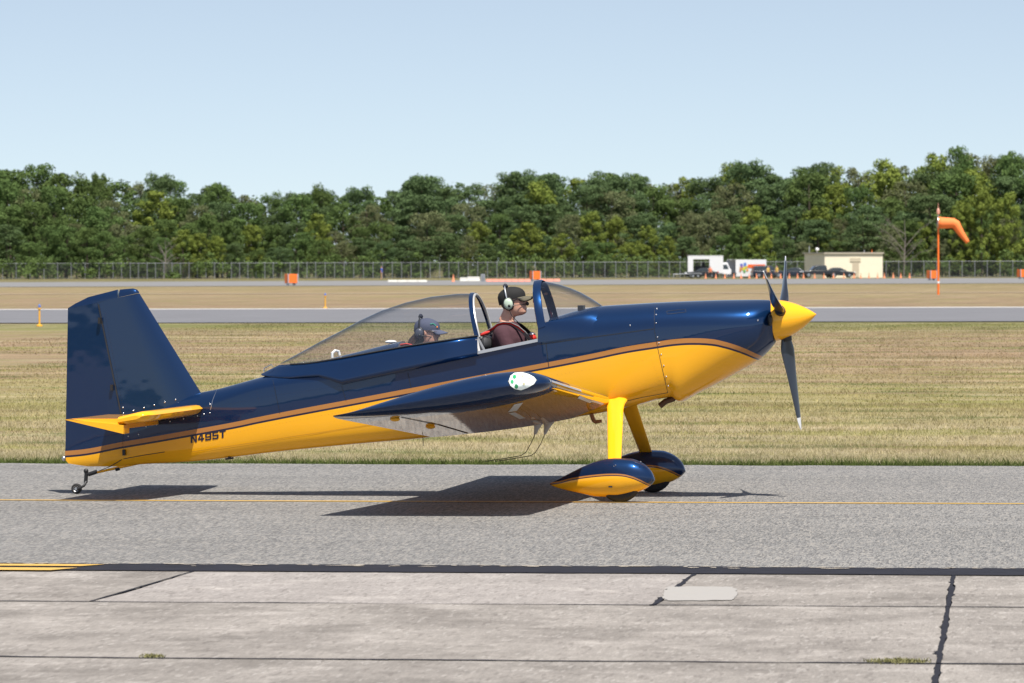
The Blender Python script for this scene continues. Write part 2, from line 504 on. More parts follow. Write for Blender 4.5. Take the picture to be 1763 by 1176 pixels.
def concrete(name, color, stain, pale):
    mt, n, l, b = newmat(name)
    oi = n.new('ShaderNodeObjectInfo')
    rgb = n.new('ShaderNodeRGB'); rgb.outputs[0].default_value = (*color, 1)
    c = scale_col(n, l, rgb.outputs[0], rng(n, l, oi.outputs['Random'], 0, 1, 0.95, 1.06))
    s1 = noise(n, l, coords(n, l, 1.25, 1.0), 0.9, 9, 0.68)
    c = mix_col(n, l, rng(n, l, s1, 0.44, 0.64, 0, stain), c, (.114, .101, .088))
    s2 = noise(n, l, coords(n, l, 1.1, 1.0), 1.5, 9, 0.68)
    c = mix_col(n, l, rng(n, l, s2, 0.52, 0.68, 0, pale), c, (.40, .365, .335))
    s4 = noise(n, l, coords(n, l, 3.0, 0.6), 5.0, 7, 0.75)
    c = scale_col(n, l, c, rng(n, l, s4, 0.3, 0.7, 0.86, 1.14))
    s3 = noise(n, l, coords(n, l, 1, 0.12), 80.0, 4, 0.8)
    c = scale_col(n, l, c, rng(n, l, s3, 0.3, 0.7, 0.80, 1.20))
    vo = n.new('ShaderNodeTexVoronoi'); vo.inputs['Scale'].default_value = 60; l.new(coords(n, l, 1, 0.15), vo.inputs['Vector'])
    sep = n.new('ShaderNodeSeparateColor'); l.new(vo.outputs['Color'], sep.inputs[0])
    c = mix_col(n, l, math_node(n, l, 'MULTIPLY', math_node(n, l, 'GREATER_THAN', sep.outputs[0], 0.94), 0.35), c, (.10, .085, .075))
    c = mix_col(n, l, math_node(n, l, 'MULTIPLY', math_node(n, l, 'GREATER_THAN', sep.outputs[1], 0.95), 0.22), c, (.48, .45, .42))
    l.new(c, b.inputs['Base Color']); setp(b, rough=0.85, spec=0.3)
    bp = n.new('ShaderNodeBump'); bp.inputs['Distance'].default_value = 0.005; bp.inputs['Strength'].default_value = 0.5
    l.new(s3, bp.inputs['Height']); l.new(bp.outputs[0], b.inputs['Normal'])
    return mt
M_CONC = concrete('stained_concrete', (.247, .224, .202), 0.66, 0.55)
M_CONCP = concrete('pale_concrete', (.275, .25, .232), 0.30, 0.7)

M_TAR = mat('black_tar_sealant', (.022, .022, .028), 0.8, var=0.35, scale=6, bump=0.3, spec=0.12)
def worn_paint(name, color, under, wear):
    mt, n, l, b = newmat(name)
    s = noise(n, l, coords(n, l, 1.5, 6), 3.0, 7, 0.75)
    c = mix_col(n, l, rng(n, l, s, wear, wear + 0.08, 0, 0.8), color, under)
    l.new(c, b.inputs['Base Color']); setp(b, rough=0.6)
    return mt
M_YLINE = worn_paint('worn_yellow_line', (.50, .31, .07), (.22, .19, .16), 0.60)
M_YLINE2 = worn_paint('fresh_yellow_line', (.56, .34, .07), (.06, .055, .05), 0.66)
M_WLINE = worn_paint('pale_patch', (.335, .315, .29), (.26, .235, .215), 0.60)
M_EDGE = worn_paint('white_edge_line', (.46, .44, .42), (.25, .22, .18), 0.6)

def sheet(name, pts, z, mt, taxi=True, parent=None):
    o = obj(name, [(p[0], p[1], z) for p in pts], [tuple(range(len(pts)))], mt, parent, smooth=False)
    # a sheet must face up
    if o.data.polygons[0].normal.z < 0: o.data.flip_normals()
    if taxi and parent is None: in_taxi(o)
    return o

def rough_strip(name, x0, x1, n0, n1, z, mt, j0, j1, step=0.12, parent=None, seed=1):
    """a strip with ragged long edges"""
    rg = random.Random(seed); k = int((x1 - x0) / step)
    def edge(nn, j):
        a = 0; r = []
        for i in range(k + 1):
            a = a * 0.8 + rg.gauss(0, 1) * j
            r.append(nn + a)
        return r
    e0, e1 = edge(n0, j0), edge(n1, j1)
    v = []; f = []
    for i in range(k + 1):
        x = x0 + (x1 - x0) * i / k
        v += [(x, e0[i], z), (x, e1[i], z)]
        if i: f.append((2*i-2, 2*i, 2*i+1, 2*i-1))
    o = obj(name, v, f, mt, parent, smooth=False)
    if o.data.polygons[0].normal.z < 0: o.data.flip_normals()
    if parent is None: in_taxi(o)
    return o

field = struct(sheet('grass_field', [(-4000, -300), (4000, -300), (4000, 9000), (-4000, 9000)], -0.03, M_FIELD))
taxiway = struct(rough_strip('taxiway', -60, 60, N_SEAL0 - 0.3, N_EDGE, 0.0, M_TAXI, 0.0, 0.025, 0.15, seed=4))
rough_strip('centre_line', -60, 60, -0.065, 0.065, 0.004, M_YLINE, 0.003, 0.003, 0.2, parent=taxiway, seed=5)

# runway and the far road, both beyond the grass
def band(name, l_far, r_far, l_near, r_near, z, mt, ext=6.0):
    a, b_, c_, d = (ground(u, v) for u, v in ((0, l_far), (1763, r_far), (1763, r_near), (0, l_near)))
    e = (b_ - a) * ext; g = (c_ - d) * ext
    return obj(name, [(p.x, p.y, z) for p in (a - e, b_ + e, c_ + g, d - g)], [(3, 2, 1, 0)], mt, None, smooth=False)
runway = struct(band('runway', 533.5, 529.5, 556, 553, 0.0, M_RUNWAY))
edge = band('edge_line', 532.2, 528.2, 533.6, 529.6, 0.004, M_EDGE); edge.parent = runway
road = struct(band('far_road', 486, 478.5, 494, 487.5, 0.0, M_ROAD, 2.5))
# paler mown strip in the far grass
M_STRAW = worn_paint('straw_strip', (.30, .225, .135), (.22, .155, .09), 0.5)
strip = struct(band('mown_strip', 505.2, 502.2, 506.6, 503.4, -0.01, M_STRAW, 1.5))

# concrete apron: slabs standing out of tar-filled joints
apron = empty('apron', (0, 0, 0)); apron.matrix_world = TM; struct(apron)
base = obj('joint_bed', [(-45, N_SEAL0 + 0.1, -0.006), (45, N_SEAL0 + 0.1, -0.006), (45, -95, -0.006), (-45, -95, -0.006)], [(3, 2, 1, 0)], M_TAR, apron, smooth=False)
def slab(xl, xr, n0, n1, seed, mt=None, g=0.013, ge=0.010):
    """xl, xr: functions giving the joint's x at distance n"""
    rg = random.Random(seed); z = 0.004
    def walk(ax, ay, bx, by, j):
        L = math.hypot(bx - ax, by - ay); k = max(2, int(L / 0.18)); a = 0; r = []
        for i in range(k):
            a = a * 0.6 + rg.gauss(0, 1) * j
            t = i / k; w = a * min(1, 4 * t, 4 * (1 - t) + 0.02)
            nx, ny = -(by - ay) / L, (bx - ax) / L
            r.append((ax + (bx - ax) * t + nx * w, ay + (by - ay) * t + ny * w))
        return r
    lo, hi = n0 + ge, n1 - ge
    a, b_, c_, d = (xl(lo) + g, lo), (xr(lo) - g, lo), (xr(hi) - g, hi), (xl(hi) + g, hi)
    top = walk(*a, *b_, 0.0035) + walk(*b_, *c_, 0.008) + walk(*c_, *d, 0.0035) + walk(*d, *a, 0.008)
    k = len(top)
    v = [(p[0], p[1], z) for p in top] + [(p[0], p[1], -0.02) for p in top]
    f = [tuple(range(k))] + [(i, i + k, (i + 1) % k + k, (i + 1) % k) for i in range(k)]
    return obj('slab', v, f, mt or M_CONC, apron, smooth=False)
def jline(p, q):
    (xa, na), (xb, nb) = tn(*p), tn(*q)
    return lambda t: xa + (xb - xa) * (t - na) / (nb - na)
def jx(x): return lambda t: x
J1L, J2L, J3L = jline((350, 980), (153, 1038)), jline((1203, 984), (1120, 1047)), jline((1642, 990), (1610, 1176))
XA = [jx(-21), jx(-14.4), jx(-9.0), J1L, J2L, J3L, jx(8.9), jx(14), jx(21)]
for i in range(len(XA) - 1):
    slab(XA[i], XA[i+1], N_J1, N_SEAL0, 10 + i, M_CONCP if i == 3 else None)
XB = [jx(-45), jx(-34), jx(-22), jx(-10.5), J3L, jx(11), jx(22), jx(34), jx(45)]
rows = [N_J1, N_J2, N_J2 - 4.2, N_J2 - 8.4, N_J2 - 12.6, N_J2 - 20, N_J2 - 28, N_J2 - 36, N_J2 - 46, N_J2 - 58, N_J2 - 72]
for r_ in range(10):
    for i in range(len(XB) - 1):
        if r_ > 2 and i in (3, 4): x_a, x_b = (XB[3], jx(0.2)) if i == 3 else (jx(0.2), XB[5])
        else: x_a, x_b = XB[i], XB[i+1]
        slab(x_a, x_b, rows[r_+1], rows[r_], 40 + r_*10 + i)
# tar run over the joints, with splashes
def tar_run(xf, na, nb, w, seed, z=0.0075):
    rg = random.Random(seed); k = int((nb - na) / 0.06); v = []; f = []; a = b_ = 0
    for i in range(k + 1):
        t = na + (nb - na) * i / k
        a = a * .7 + rg.gauss(0, .16); b_ = b_ * .7 + rg.gauss(0, .16)
        wl_ = w * max(.35, 1 + a) + (0.03 * rg.random() if rg.random() < 0.05 else 0)
        wr_ = w * max(.35, 1 + b_) + (0.03 * rg.random() if rg.random() < 0.05 else 0)
        v += [(xf(t) - wl_, t, z), (xf(t) + wr_, t, z)]
        if i: f.append((2*i-2, 2*i-1, 2*i+1, 2*i))
    return obj('tar_seam', v, f, M_TAR, apron, smooth=False)
tar_run(J3L, N_J2 - 3.9, N_SEAL0 + 0.05, 0.0145, 3)
tar_run(J2L, N_J1 - 0.05, N_SEAL0 + 0.1, 0.017, 5)
tar_run(J1L, N_J1, N_SEAL0 + 0.05, 0.009, 6)
def tar_long(n_, w, seed, x0, x1, gap):
    """tar along a lengthwise joint: thick and thin, broken in places"""
    rg = random.Random(seed); x = x0
    while x < x1:
        L = rg.uniform(1.5, 5); k = max(4, int(L / 0.08)); v = []; f = []; a = b_ = c_ = 0
        for i in range(k + 1):
            xx = x + L * i / k; a = a * .75 + rg.gauss(0, .17); b_ = b_ * .75 + rg.gauss(0, .17); c_ = c_ * .9 + rg.gauss(0, .004)
            e = min(1, 5 * i / k + .15, 5 * (k - i) / k + .15) if gap else 1
            v += [(xx, n_ + c_ - w * e * max(.25, 1 + a), .0075), (xx, n_ + c_ + w * e * max(.25, 1 + b_), .0075)]
            if i: f.append((2*i-2, 2*i, 2*i+1, 2*i-1))
        obj('tar_seam', v, f, M_TAR, apron, smooth=False)
        x += L + (rg.uniform(-.1, .5) if gap else -.01)
tar_long(N_J1, 0.017, 21, -14, 14, True)
tar_long(N_J2, 0.025, 22, -14, 14, False)
# bituminous strip between the asphalt and the slabs
seal = rough_strip('tar_strip', -45, 45, N_SEAL0 - 0.02, N_SEAL1, 0.010, M_TAR, 0.006, 0.016, 0.10, parent=apron, seed=9)
M_SCRAP = mat('pale_grit', (.33, .29, .24), 0.9, var=0.3, scale=40)
mb = MB(); rg = random.Random(12)
for i in range(300):
    x = rg.uniform(-9, 9); nn = N_SEAL1 - abs(rg.gauss(0, 0.10)) - 0.02; w = rg.uniform(0.01, 0.07) * (1 if rg.random() < .85 else 2.6); h = rg.uniform(0.012, 0.05)
    z = 0.0135 + 0.0002 * (i % 7)
    k = 7; mb.add([(x + w * math.cos(2*math.pi*q/k) * rg.uniform(.5, 1), nn + h * math.sin(2*math.pi*q/k) * rg.uniform(.5, 1), z) for q in range(k)], [tuple(range(k))])
o = mb.build('grit', M_SCRAP, apron, smooth=False); o['kind'] = 'stuff'
x_end = tn(150, 980)[0]
for k, (v0, v1, dx) in enumerate(((975.0, 978.2, 0.06), (981.2, 985.6, -0.04))):
    na, nb = tn(80, v1)[1], tn(80, v0)[1]
    sheet('yellow_line', [(-30, na), (x_end + dx - 0.12, na), (x_end + dx, nb), (-30, nb)], 0.0155, M_YLINE2, parent=apron)
# pale painted-out patch on one slab
pts = []
rg = random.Random(3)
for u, v in ((1150, 1013), (1200, 1011.5), (1262, 1012.5), (1270, 1018), (1269, 1027), (1262, 1035), (1205, 1036.5), (1152, 1036), (1141, 1032), (1143, 1020)):
    pts.append(tn(u, v))
ragged = []
for i, p in enumerate(pts):
    q = pts[(i + 1) % len(pts)]; kk = max(2, int(math.hypot(q[0] - p[0], q[1] - p[1]) / .03))
    ragged += [(p[0] + (q[0] - p[0]) * j / kk + rg.gauss(0, .006), p[1] + (q[1] - p[1]) * j / kk + rg.gauss(0, .022)) for j in range(kk)]
sheet('pale_patch', ragged[::-1], 0.0085, M_WLINE, parent=apron)

# ------------------------------------------------------------------ grass
def blades(name, groups, parent=None):
    """groups: list of arrays (x, n, height, width, rnd) in the taxiway frame"""
    P = np.concatenate(groups); k = len(P)
    ang = RNG.uniform(0, np.pi, k); lean = RNG.normal(0, 0.65, (k, 2)) * P[:, 2:3]
    dx, dy = np.cos(ang) * P[:, 3] / 2, np.sin(ang) * P[:, 3] / 2
    V = np.zeros((k, 3, 3), np.float32)
    V[:, 0] = np.stack([P[:, 0] - dx, P[:, 1] - dy, np.full(k, -0.035)], 1)
    V[:, 1] = np.stack([P[:, 0] + dx, P[:, 1] + dy, np.full(k, -0.035)], 1)
    V[:, 2] = np.stack([P[:, 0] + lean[:, 0], P[:, 1] + lean[:, 1], P[:, 2] - 0.03], 1)
    me = bpy.data.meshes.new(name)
    me.vertices.add(3 * k); me.loops.add(3 * k); me.polygons.add(k)
    me.vertices.foreach_set('co', V.ravel())
    me.loops.foreach_set('vertex_index', np.arange(3 * k, dtype=np.int32))
    me.polygons.foreach_set('loop_start', np.arange(0, 3 * k, 3, dtype=np.int32))
    me.polygons.foreach_set('loop_total', np.full(k, 3, np.int32))
    a = me.attributes.new('rnd', 'FLOAT', 'FACE'); a.data.foreach_set('value', P[:, 4].astype(np.float32))
    me.materials.append(M_BLADE); me.update(calc_edges=True)
    o = bpy.data.objects.new(name, me); COL.objects.link(o); in_taxi(o)
    o['kind'] = 'stuff'
    return o

def scatter(n0, n1, dens, h0, h1, w, per=5, spread=0.05):
    hw = (n1 + 41) * 0.104 * 1.3 + 2
    k = int((n1 - n0) * 2 * hw * dens)
    cx = RNG.uniform(-hw, hw, k); cn = RNG.uniform(n0, n1, k)
    clump = RNG.uniform(0.6, 1.4, k)
    cx = np.repeat(cx, per) + RNG.normal(0, spread, k * per); cn = np.repeat(cn, per) + RNG.normal(0, spread, k * per)
    hh = np.repeat(clump, per) * RNG.uniform(h0, h1, k * per)
    rr = np.clip(np.repeat(RNG.uniform(0, 1, k), per) * 0.6 + RNG.uniform(0, 0.4, k * per), 0, 1)
    return np.stack([cx, cn, hh, np.full(k * per, w), rr], 1)

g = [scatter(N_EDGE + 0.02, N_EDGE + 1.1, 190, 0.02, 0.085, 0.010, 5, 0.05),
     scatter(N_EDGE - 0.06, N_EDGE + 0.10, 110, 0.01, 0.05, 0.010, 5, 0.05),
     scatter(N_EDGE + 0.3, N_EDGE + 7, 170, 0.018, 0.046, 0.0065, 5, 0.05),
     scatter(N_EDGE + 7, N_EDGE + 22, 70, 0.018, 0.048, 0.010, 5, 0.08),
     scatter(N_EDGE + 22, N_EDGE + 60, 22, 0.012, 0.036, 0.017, 5, 0.14),
     scatter(N_EDGE + 60, N_EDGE + 116, 8, 0.01, 0.03, 0.034, 5, 0.25)]
tag(blades('grass', g), 'dry straw and green mown grass beside the taxiway', 'grass')
# weeds in the joints
M_WEED = mat('joint_weeds', (.17, .16, .06), 0.85, var=0.4, scale=30)
def weeds(u0, u1, v, cnt, seed, hmax):
    rg = random.Random(seed); mb = MB()
    for i in range(cnt):
        x, nn = tn(rg.triangular(u0, u1, (u0 + u1) / 2), v + rg.gauss(0, 1.6)); h = rg.uniform(0.3, 1) * hmax; a = rg.uniform(0, 3.14); w = 0.006
        mb.add([(x - w*math.cos(a), nn - w*math.sin(a), 0.0), (x + w*math.cos(a), nn + w*math.sin(a), 0.0), (x + rg.gauss(0, .6)*h, nn + rg.gauss(0, .6)*h, h)], [(0, 1, 2)])
    o = mb.build('weeds', M_WEED, None, smooth=False); in_taxi(o); o['kind'] = 'stuff'
    return o
tag(weeds(238, 285, 1132, 260, 1, 0.02), 'small tuft of weeds in the long apron joint', 'weeds')
tag(weeds(1487, 1608, 1141, 700, 2, 0.024), 'long dry tuft of weeds beside the wide tar joint', 'weeds')
# ------------------------------------------------------------------ the aeroplane
plane = empty('airplane', PLANE_POS, PLANE_YAW)
tag(plane, 'blue and yellow two-seat propeller aeroplane with slid-back canopy on the taxiway', 'airplane')

U_W = pchip([205, 215, 345, 460, 590, 700, 820, 925, 1035, 1130, 1200, 1250, 1290, 1310, 1322, 1333],
            [.035, .04, .13, .21, .28, .31, .33, .34, .35, .355, .35, .34, .315, .28, .235, .172])
def curve(pts, y):
    q = [pl(u, v, (-U_W(u) if y is None else y)) for u, v in pts]
    return pchip([a for a, _ in q], [b_ for _, b_ in q])
xw = [pl(u, 640, 0)[0] for u in range(205, 1334, 8)] + [pl(1333, 560, 0)[0]]
WID = pchip(xw, [U_W(u) for u in range(205, 1334, 8)] + [U_W(1333)])
TOP = curve([(205, 716), (213, 713), (300, 690), (345, 676), (370, 671), (430, 655), (455, 648), (500, 636), (560, 620), (620, 605), (690, 588),
             (760, 575), (860, 562), (940, 549), (960, 545), (990, 536), (1035, 527), (1080, 524), (1130, 521), (1200, 518), (1250, 516.5), (1300, 516), (1322, 516.5), (1334, 518)], 0)
BOT = curve([(205, 803), (215, 802), (330, 795), (480, 778), (600, 766), (735, 754), (900, 730), (1000, 717), (1060, 706), (1100, 697), (1150, 684.5), (1157, 684), (1166, 691),
             (1172, 692), (1190, 682), (1230, 662), (1270, 640), (1305, 619), (1322, 603), (1334, 588)], -0.12)
SILL = curve([(205, 755), (215, 752), (345, 705), (460, 668), (590, 652), (700, 633), (820, 610), (925, 587), (1035, 577), (1130, 566), (1200, 562), (1290, 560), (1334, 553)], None)
NB = pchip([205, 345, 600, 1000, 1150, 1250, 1334], [3.0, 4.2, 5.5, 5.5, 4.2, 2.6, 2.0])
NT = pchip([205, 345, 600, 1000, 1130, 1250, 1334], [2.0, 2.0, 2.2, 2.5, 2.4, 2.15, 2.0])
def px_of(x):
    p = PM @ Vector((x, 0, 1.0)) - EYE
    return CX + FPX * p.dot(RT) / p.dot(FW)
X_TAIL = pl(213, 760, 0)[0]; X_NOSE = pl(1334, 552, 0)[0]
X_CK0 = pl(693, 590, 0)[0]; X_CK1 = pl(952, 548, 0)[0]
NS = 13       # points from keel to sill, and sill to crown
def hull_ring(x):
    w, zt, zb, zs = WID(x), TOP(x), BOT(x), SILL(x)
    zs = min(max(zs, zb + 0.02), zt - 0.02)
    u = px_of(x); nb, nt = NB(u), NT(u)
    half = []
    for i in range(NS):
        t = -math.pi / 2 + math.pi / 2 * i / (NS - 1)
        half.append((w * abs(math.cos(t)) ** (2 / nb), zs - (zs - zb) * abs(math.sin(t)) ** (2 / nb)))
    for i in range(1, NS):
        t = math.pi / 2 * i / (NS - 1)
        half.append((w * abs(math.cos(t)) ** (2 / nt), zs + (zt - zs) * abs(math.sin(t)) ** (2 / nt)))
    half[0] = (0.0, half[0][1]); half[-1] = (0.0, half[-1][1])
    return [Vector((x, -y, z)) for y, z in half] + [Vector((x, y, z)) for y, z in half[-2:0:-1]]
xs = sorted(set([X_TAIL, X_NOSE, X_CK0, X_CK1] + list(np.linspace(X_TAIL, X_NOSE - 0.3, 92)) + list(np.linspace(X_NOSE - 0.3, X_NOSE, 22)) +
                [pl(u, 690, -.12)[0] for u in (1150, 1154, 1158, 1162, 1166, 1170, 1174)]))
rings = [hull_ring(x) for x in xs]
K = len(rings[0]); V = [p for r_ in rings for p in r_]; F = []
for i in range(len(xs) - 1):
    xm = (xs[i] + xs[i+1]) / 2
    for j in range(K):
        if X_CK0 < xm < X_CK1 and NS - 1 <= j < K - (NS - 1): continue
        F.append((i*K + j, i*K + (j+1) % K, (i+1)*K + (j+1) % K, (i+1)*K + j))
F.append(tuple(range(K)))
SP = [(112, 784.5), (215, 768), (325, 749), (410, 733.5), (440, 727), (640, 689), (860, 647.5), (1020, 617), (1080, 604.5), (1130, 596.7), (1160, 592.3), (1190, 590.5),
      (1225, 592), (1245, 596), (1262, 601), (1278, 607), (1292, 614), (1306, 622), (1330, 637)]
SPL = [pl(u, v, -U_W(max(u, 205))) for u, v in SP]
M_STRIPE = stripe_paint('two_tone_paint', SPL, 0.039, 0.017)
hull = obj('fuselage', V, F, M_STRIPE, plane, True, 40)
HULL_BVH = BVHTree.FromPolygons([tuple(v) for v in V], F)
def half_cap(x, name, mt):
    r_ = hull_ring(x)[NS-1:K-NS+2]
    return obj(name, r_, [tuple(range(len(r_)))], mt, plane, smooth=False)
half_cap(X_CK0 - 0.001, 'rear_bulkhead', M_GREY)
half_cap(X_CK1 + 0.001, 'instrument_panel', M_BLACK)
# nose ring plate behind the spinner
r_ = hull_ring(X_NOSE)
obj('nose_plate', r_, [tuple(range(K))], M_BLACK, plane, smooth=False)

def on_hull(u, v, off=0.002, y=-0.3, trees=None):
    """pixel -> point on the near skin, set proud of it"""
    o = PMI @ EYE; d = (PMI.to_3x3() @ ray(u, v)).normalized()
    best = None
    for t in (trees or [HULL_BVH]):
        h = t.ray_cast(o, d)
        if h[0] is not None and (best is None or h[3] < best[3]): best = h
    if best is None: return pl3(u, v, y), Vector((0, -1, 0))
    nn = best[1] if best[1].dot(d) < 0 else -best[1]
    return best[0] + nn * off, nn

def ribbon(name, pts, w, mt, trees=None, off=0.0022, step=6.0, mirror=False):
    P = []
    for (a, b_), (c_, d) in zip(pts[:-1], pts[1:]):
        k = max(1, int(math.hypot(c_ - a, d - b_) / step))
        P += [(a + (c_ - a) * i / k, b_ + (d - b_) * i / k) for i in range(k)]
    P.append(pts[-1])
    Q = [on_hull(u, v, off, trees=trees) for u, v in P]
    v = []; f = []
    for i, (p, nn) in enumerate(Q):
        t = (Q[min(i+1, len(Q)-1)][0] - Q[max(i-1, 0)][0]).normalized()
        s = nn.cross(t).normalized() * (w / 2)
        v += [p - s, p + s]
        if i: f.append((2*i-2, 2*i-1, 2*i+1, 2*i))
    return obj(name, v, f, mt, plane, smooth=False)

# --- wings
def airfoil(n=22, t=0.135):
    pts = []
    def th(x): return 5 * t * (0.2969*math.sqrt(x) - 0.1260*x - 0.3516*x*x + 0.2843*x**3 - 0.1030*x**4)
    def cb(x): return 0.018 * (1 - ((x - 0.18) / 0.82) ** 2) if x > 0.18 else 0.018 * (1 - ((0.18 - x) / 0.18) ** 2)
    for i in range(n + 1):
        x = 0.5 * (1 + math.cos(math.pi * i / n)); pts.append((x, cb(x) + th(x)))
    for i in range(1, n):
        x = 0.5 * (1 - math.cos(math.pi * i / n)); pts.append((x, cb(x) - th(x)))
    return pts
AF = airfoil()
LE0, TE0 = pl3(1049, 688, -0.34), pl3(735, 751, -0.34)
LE1, TE1 = pl3(951, 659, -3.42), pl3(586, 722, -3.42)
def wing_sec(le, te, y, thick=1.0):
    c = Vector((te.x - le.x, 0, te.z - le.z)); nn = Vector((c.z, 0, -c.x)).normalized()
    if nn.z < 0: nn = -nn
    L = c.length
    return [Vector((le.x, y, le.z)) + c * a + nn * (b_ * L * thick) for a, b_ in AF]
def lerp(a, b_, t): return a + (b_ - a) * t
def wing_pts(s):
    out = []
    for y in list(np.linspace(-0.15, -3.42, 14)):
        t = (-y - 0.34) / (3.42 - 0.34)
        out.append(wing_sec(lerp(LE0, LE1, t), lerp(TE0, TE1, t), s * y))
    d = (LE1 - LE0) / 3.08; dt = (TE1 - TE0) / 3.08
    for y, dx, tk in ((3.50, .010, .97), (3.56, .035, .88), (3.61, .085, .70), (3.64, .15, .48), (3.66, .26, .22), (3.665, .40, .06)):
        le = LE1 + d * (y - 3.42); te = TE1 + dt * (y - 3.42)
        ch = te - le
        le = le + ch * (dx / 1.5) + Vector((0, 0, 0.02 * (1 - tk)))
        out.append(wing_sec(le, te + Vector((0, 0, 0.018 * (1 - tk))), s * -y, tk))
    return out
# wing paint: yellow, blue outboard of a slanting line
M_WING, n, l, b = newmat('wing_paint')
tc = n.new('ShaderNodeTexCoord'); sp = n.new('ShaderNodeSeparateXYZ'); l.new(tc.outputs['Object'], sp.inputs[0])
ay = math_node(n, l, 'ABSOLUTE', sp.outputs[1])
lim = math_node(n, l, 'MULTIPLY_ADD', sp.outputs[0], 0.16, 3.18)
ge = n.new('ShaderNodeNewGeometry'); sn = n.new('ShaderNodeSeparateXYZ'); l.new(ge.outputs['True Normal'], sn.inputs[0])
isb = math_node(n, l, 'MAXIMUM', math_node(n, l, 'GREATER_THAN', ay, lim), math_node(n, l, 'GREATER_THAN', sn.outputs[2], 0.6))
flake_paint(n, l, b, mix_col(n, l, isb, YEL, BLUE), math_node(n, l, 'MULTIPLY', isb, 0.45))
WING_BVH = None
for s in (1, -1):
    mb = MB(); mb.rings(wing_pts(s), True, False, True)
    w_ = mb.build('wing', M_WING, plane, True, 50)
    if s == 1: WING_BVH = BVHTree.FromPolygons([tuple(v) for v in mb.v], mb.f)
# navigation light set in the near wing tip, and its twin
M_LENS = mat('lamp_reflector', (0.74, 0.80, 0.77), 0.12, coat=1.0, var=0.05)
M_LED = mat('green_lamp', (0.02, 0.35, 0.12), 0.3, coat=1.0)
nb_, ll_ = M_LENS.node_tree.nodes, M_LENS.node_tree.links
bs = nb_['Principled BSDF']; bs.inputs['Emission Color'].default_value = (0.92, 1.0, 0.95, 1); bs.inputs['Emission Strength'].default_value = 0.12
def patch(name, outline, mt, tree, off, rad=3):
    cu = sum(p[0] for p in outline) / len(outline); cv = sum(p[1] for p in outline) / len(outline)
    k = len(outline); v = []; f = []
    for q in range(1, rad + 1):
        for a, b_ in outline:
            v.append(on_hull(cu + (a - cu) * q / rad, cv + (b_ - cv) * q / rad, off, -3.6, [tree])[0])
    v.append(on_hull(cu, cv, off, -3.6, [tree])[0])
    for q in range(rad - 1):
        for j in range(k): f.append((q*k + j, q*k + (j+1) % k, (q+1)*k + (j+1) % k, (q+1)*k + j))
    for j in range(k): f.append((len(v) - 1, j, (j+1) % k))
    return obj(name, v, f, mt, plane, True, 60)
ov = [(876, 657), (879, 648), (886, 643), (898, 642), (910, 645), (919, 650), (923, 655), (919, 661), (908, 667), (897, 671), (886, 669), (879, 664)]
ov2 = [((u - 899) * 1.07 + 899, (v - 656) * 1.1 + 656) for u, v in ov]
patch('lens_rim', ov2, M_BLACK, WING_BVH, 0.003)
lens = patch('navigation_light', ov, M_LENS, WING_BVH, 0.006)
for cu, cv, r1 in ((886, 650, 3.2), (882, 658, 3.0), (889, 665, 3.2)):
    patch('green_led', [(cu + r1 * math.cos(q), cv + r1 * 1.1 * math.sin(q)) for q in np.linspace(0, 6.28, 9)[:-1]], M_LED, WING_BVH, 0.009, 1)
for cu, cv, r1 in ((900, 649, 2.0), (911, 653, 2.2), (902, 661, 2.0)):
    patch('lamp_bulb', [(cu + r1 * math.cos(q), cv + r1 * 1.1 * math.sin(q)) for q in np.linspace(0, 6.28, 9)[:-1]], mat('lamp_bulb_yellow', (.55, .52, .33), .2, coat=1.0), WING_BVH, 0.009, 1)
# marks under the near wing: tape strips, aileron gap, hinge brackets
def wing_ribbon(name, pts, w, mt, off=0.003): return ribbon(name, pts, w, mt, [WING_BVH], off, 8.0)
wing_ribbon('tape_strip', [(893, 694), (882, 708)], 0.07, M_TAPE)
wing_ribbon('tape_strip', [(881, 710), (900, 720)], 0.05, M_TAPE)
wing_ribbon('tape_strip', [(996, 683), (1018, 692)], 0.03, M_TAPE)
wing_ribbon('tape_strip', [(918, 723), (926, 726)], 0.04, M_TAPE)
wing_ribbon('aileron_gap', [(690, 718), (755, 731), (806, 746)], 0.016, M_SEAM)
for u, v in ((680, 720), (741, 733)):
    p, nn = on_hull(u, v, 0, -3, [WING_BVH])
    mb = MB(); mb.ball(p + nn * 0.008, (0.040, 0.016, 0.018)); mb.build('hinge_bracket', M_YEL, plane)
# leading-edge landing light strip
wing_ribbon('landing_light', [(946, 655.5), (970, 663.5), (1000, 673.0)], 0.02, M_SILVER, 0.004)

# --- fin and rudder
def foil_plate(rows, tfun, n=12):
    """rows of (front point, back point, half thickness); a tapered, rounded blade"""
    rr = []
    for a, b_, th in rows:
        ring = []
        for i in range(n + 1):
            t = i / n; ring.append((a + (b_ - a) * t) + Vector((0, -th * tfun(t), 0)))
        for i in range(n, -1, -1):
            t = i / n; ring.append((a + (b_ - a) * t) + Vector((0, th * tfun(t) + 0.0008, 0)))
        rr.append(ring)
    return rr
def q3(u, v): return pl3(u, v, 0)
fin_t = lambda t: math.sqrt(max(0, 1 - (1 - min(t / 0.35, 1)) ** 2)) * (1 - 0.25 * max(0, t - 0.35) / 0.65)
rows = []
for k in range(13):
    t = k / 12
    le = q3(lerp(240, 352, t), lerp(505, 686, t)); hn = q3(lerp(168.5, 214, t), lerp(520, 745, t))
    rows.append((le, hn, lerp(.030, .058, t)))
top_rows = [(q3(229, 496.5), q3(206.5, 498.5), .006), (q3(236, 498.5), q3(206, 502), .020), (q3(239, 502), q3(205.5, 508), .027), (q3(240, 504.5), q3(205, 512), .029)]
mb = MB(); mb.rings(foil_plate(top_rows, fin_t), True, True, True); mb.rings(foil_plate(rows, fin_t), True, True, True)
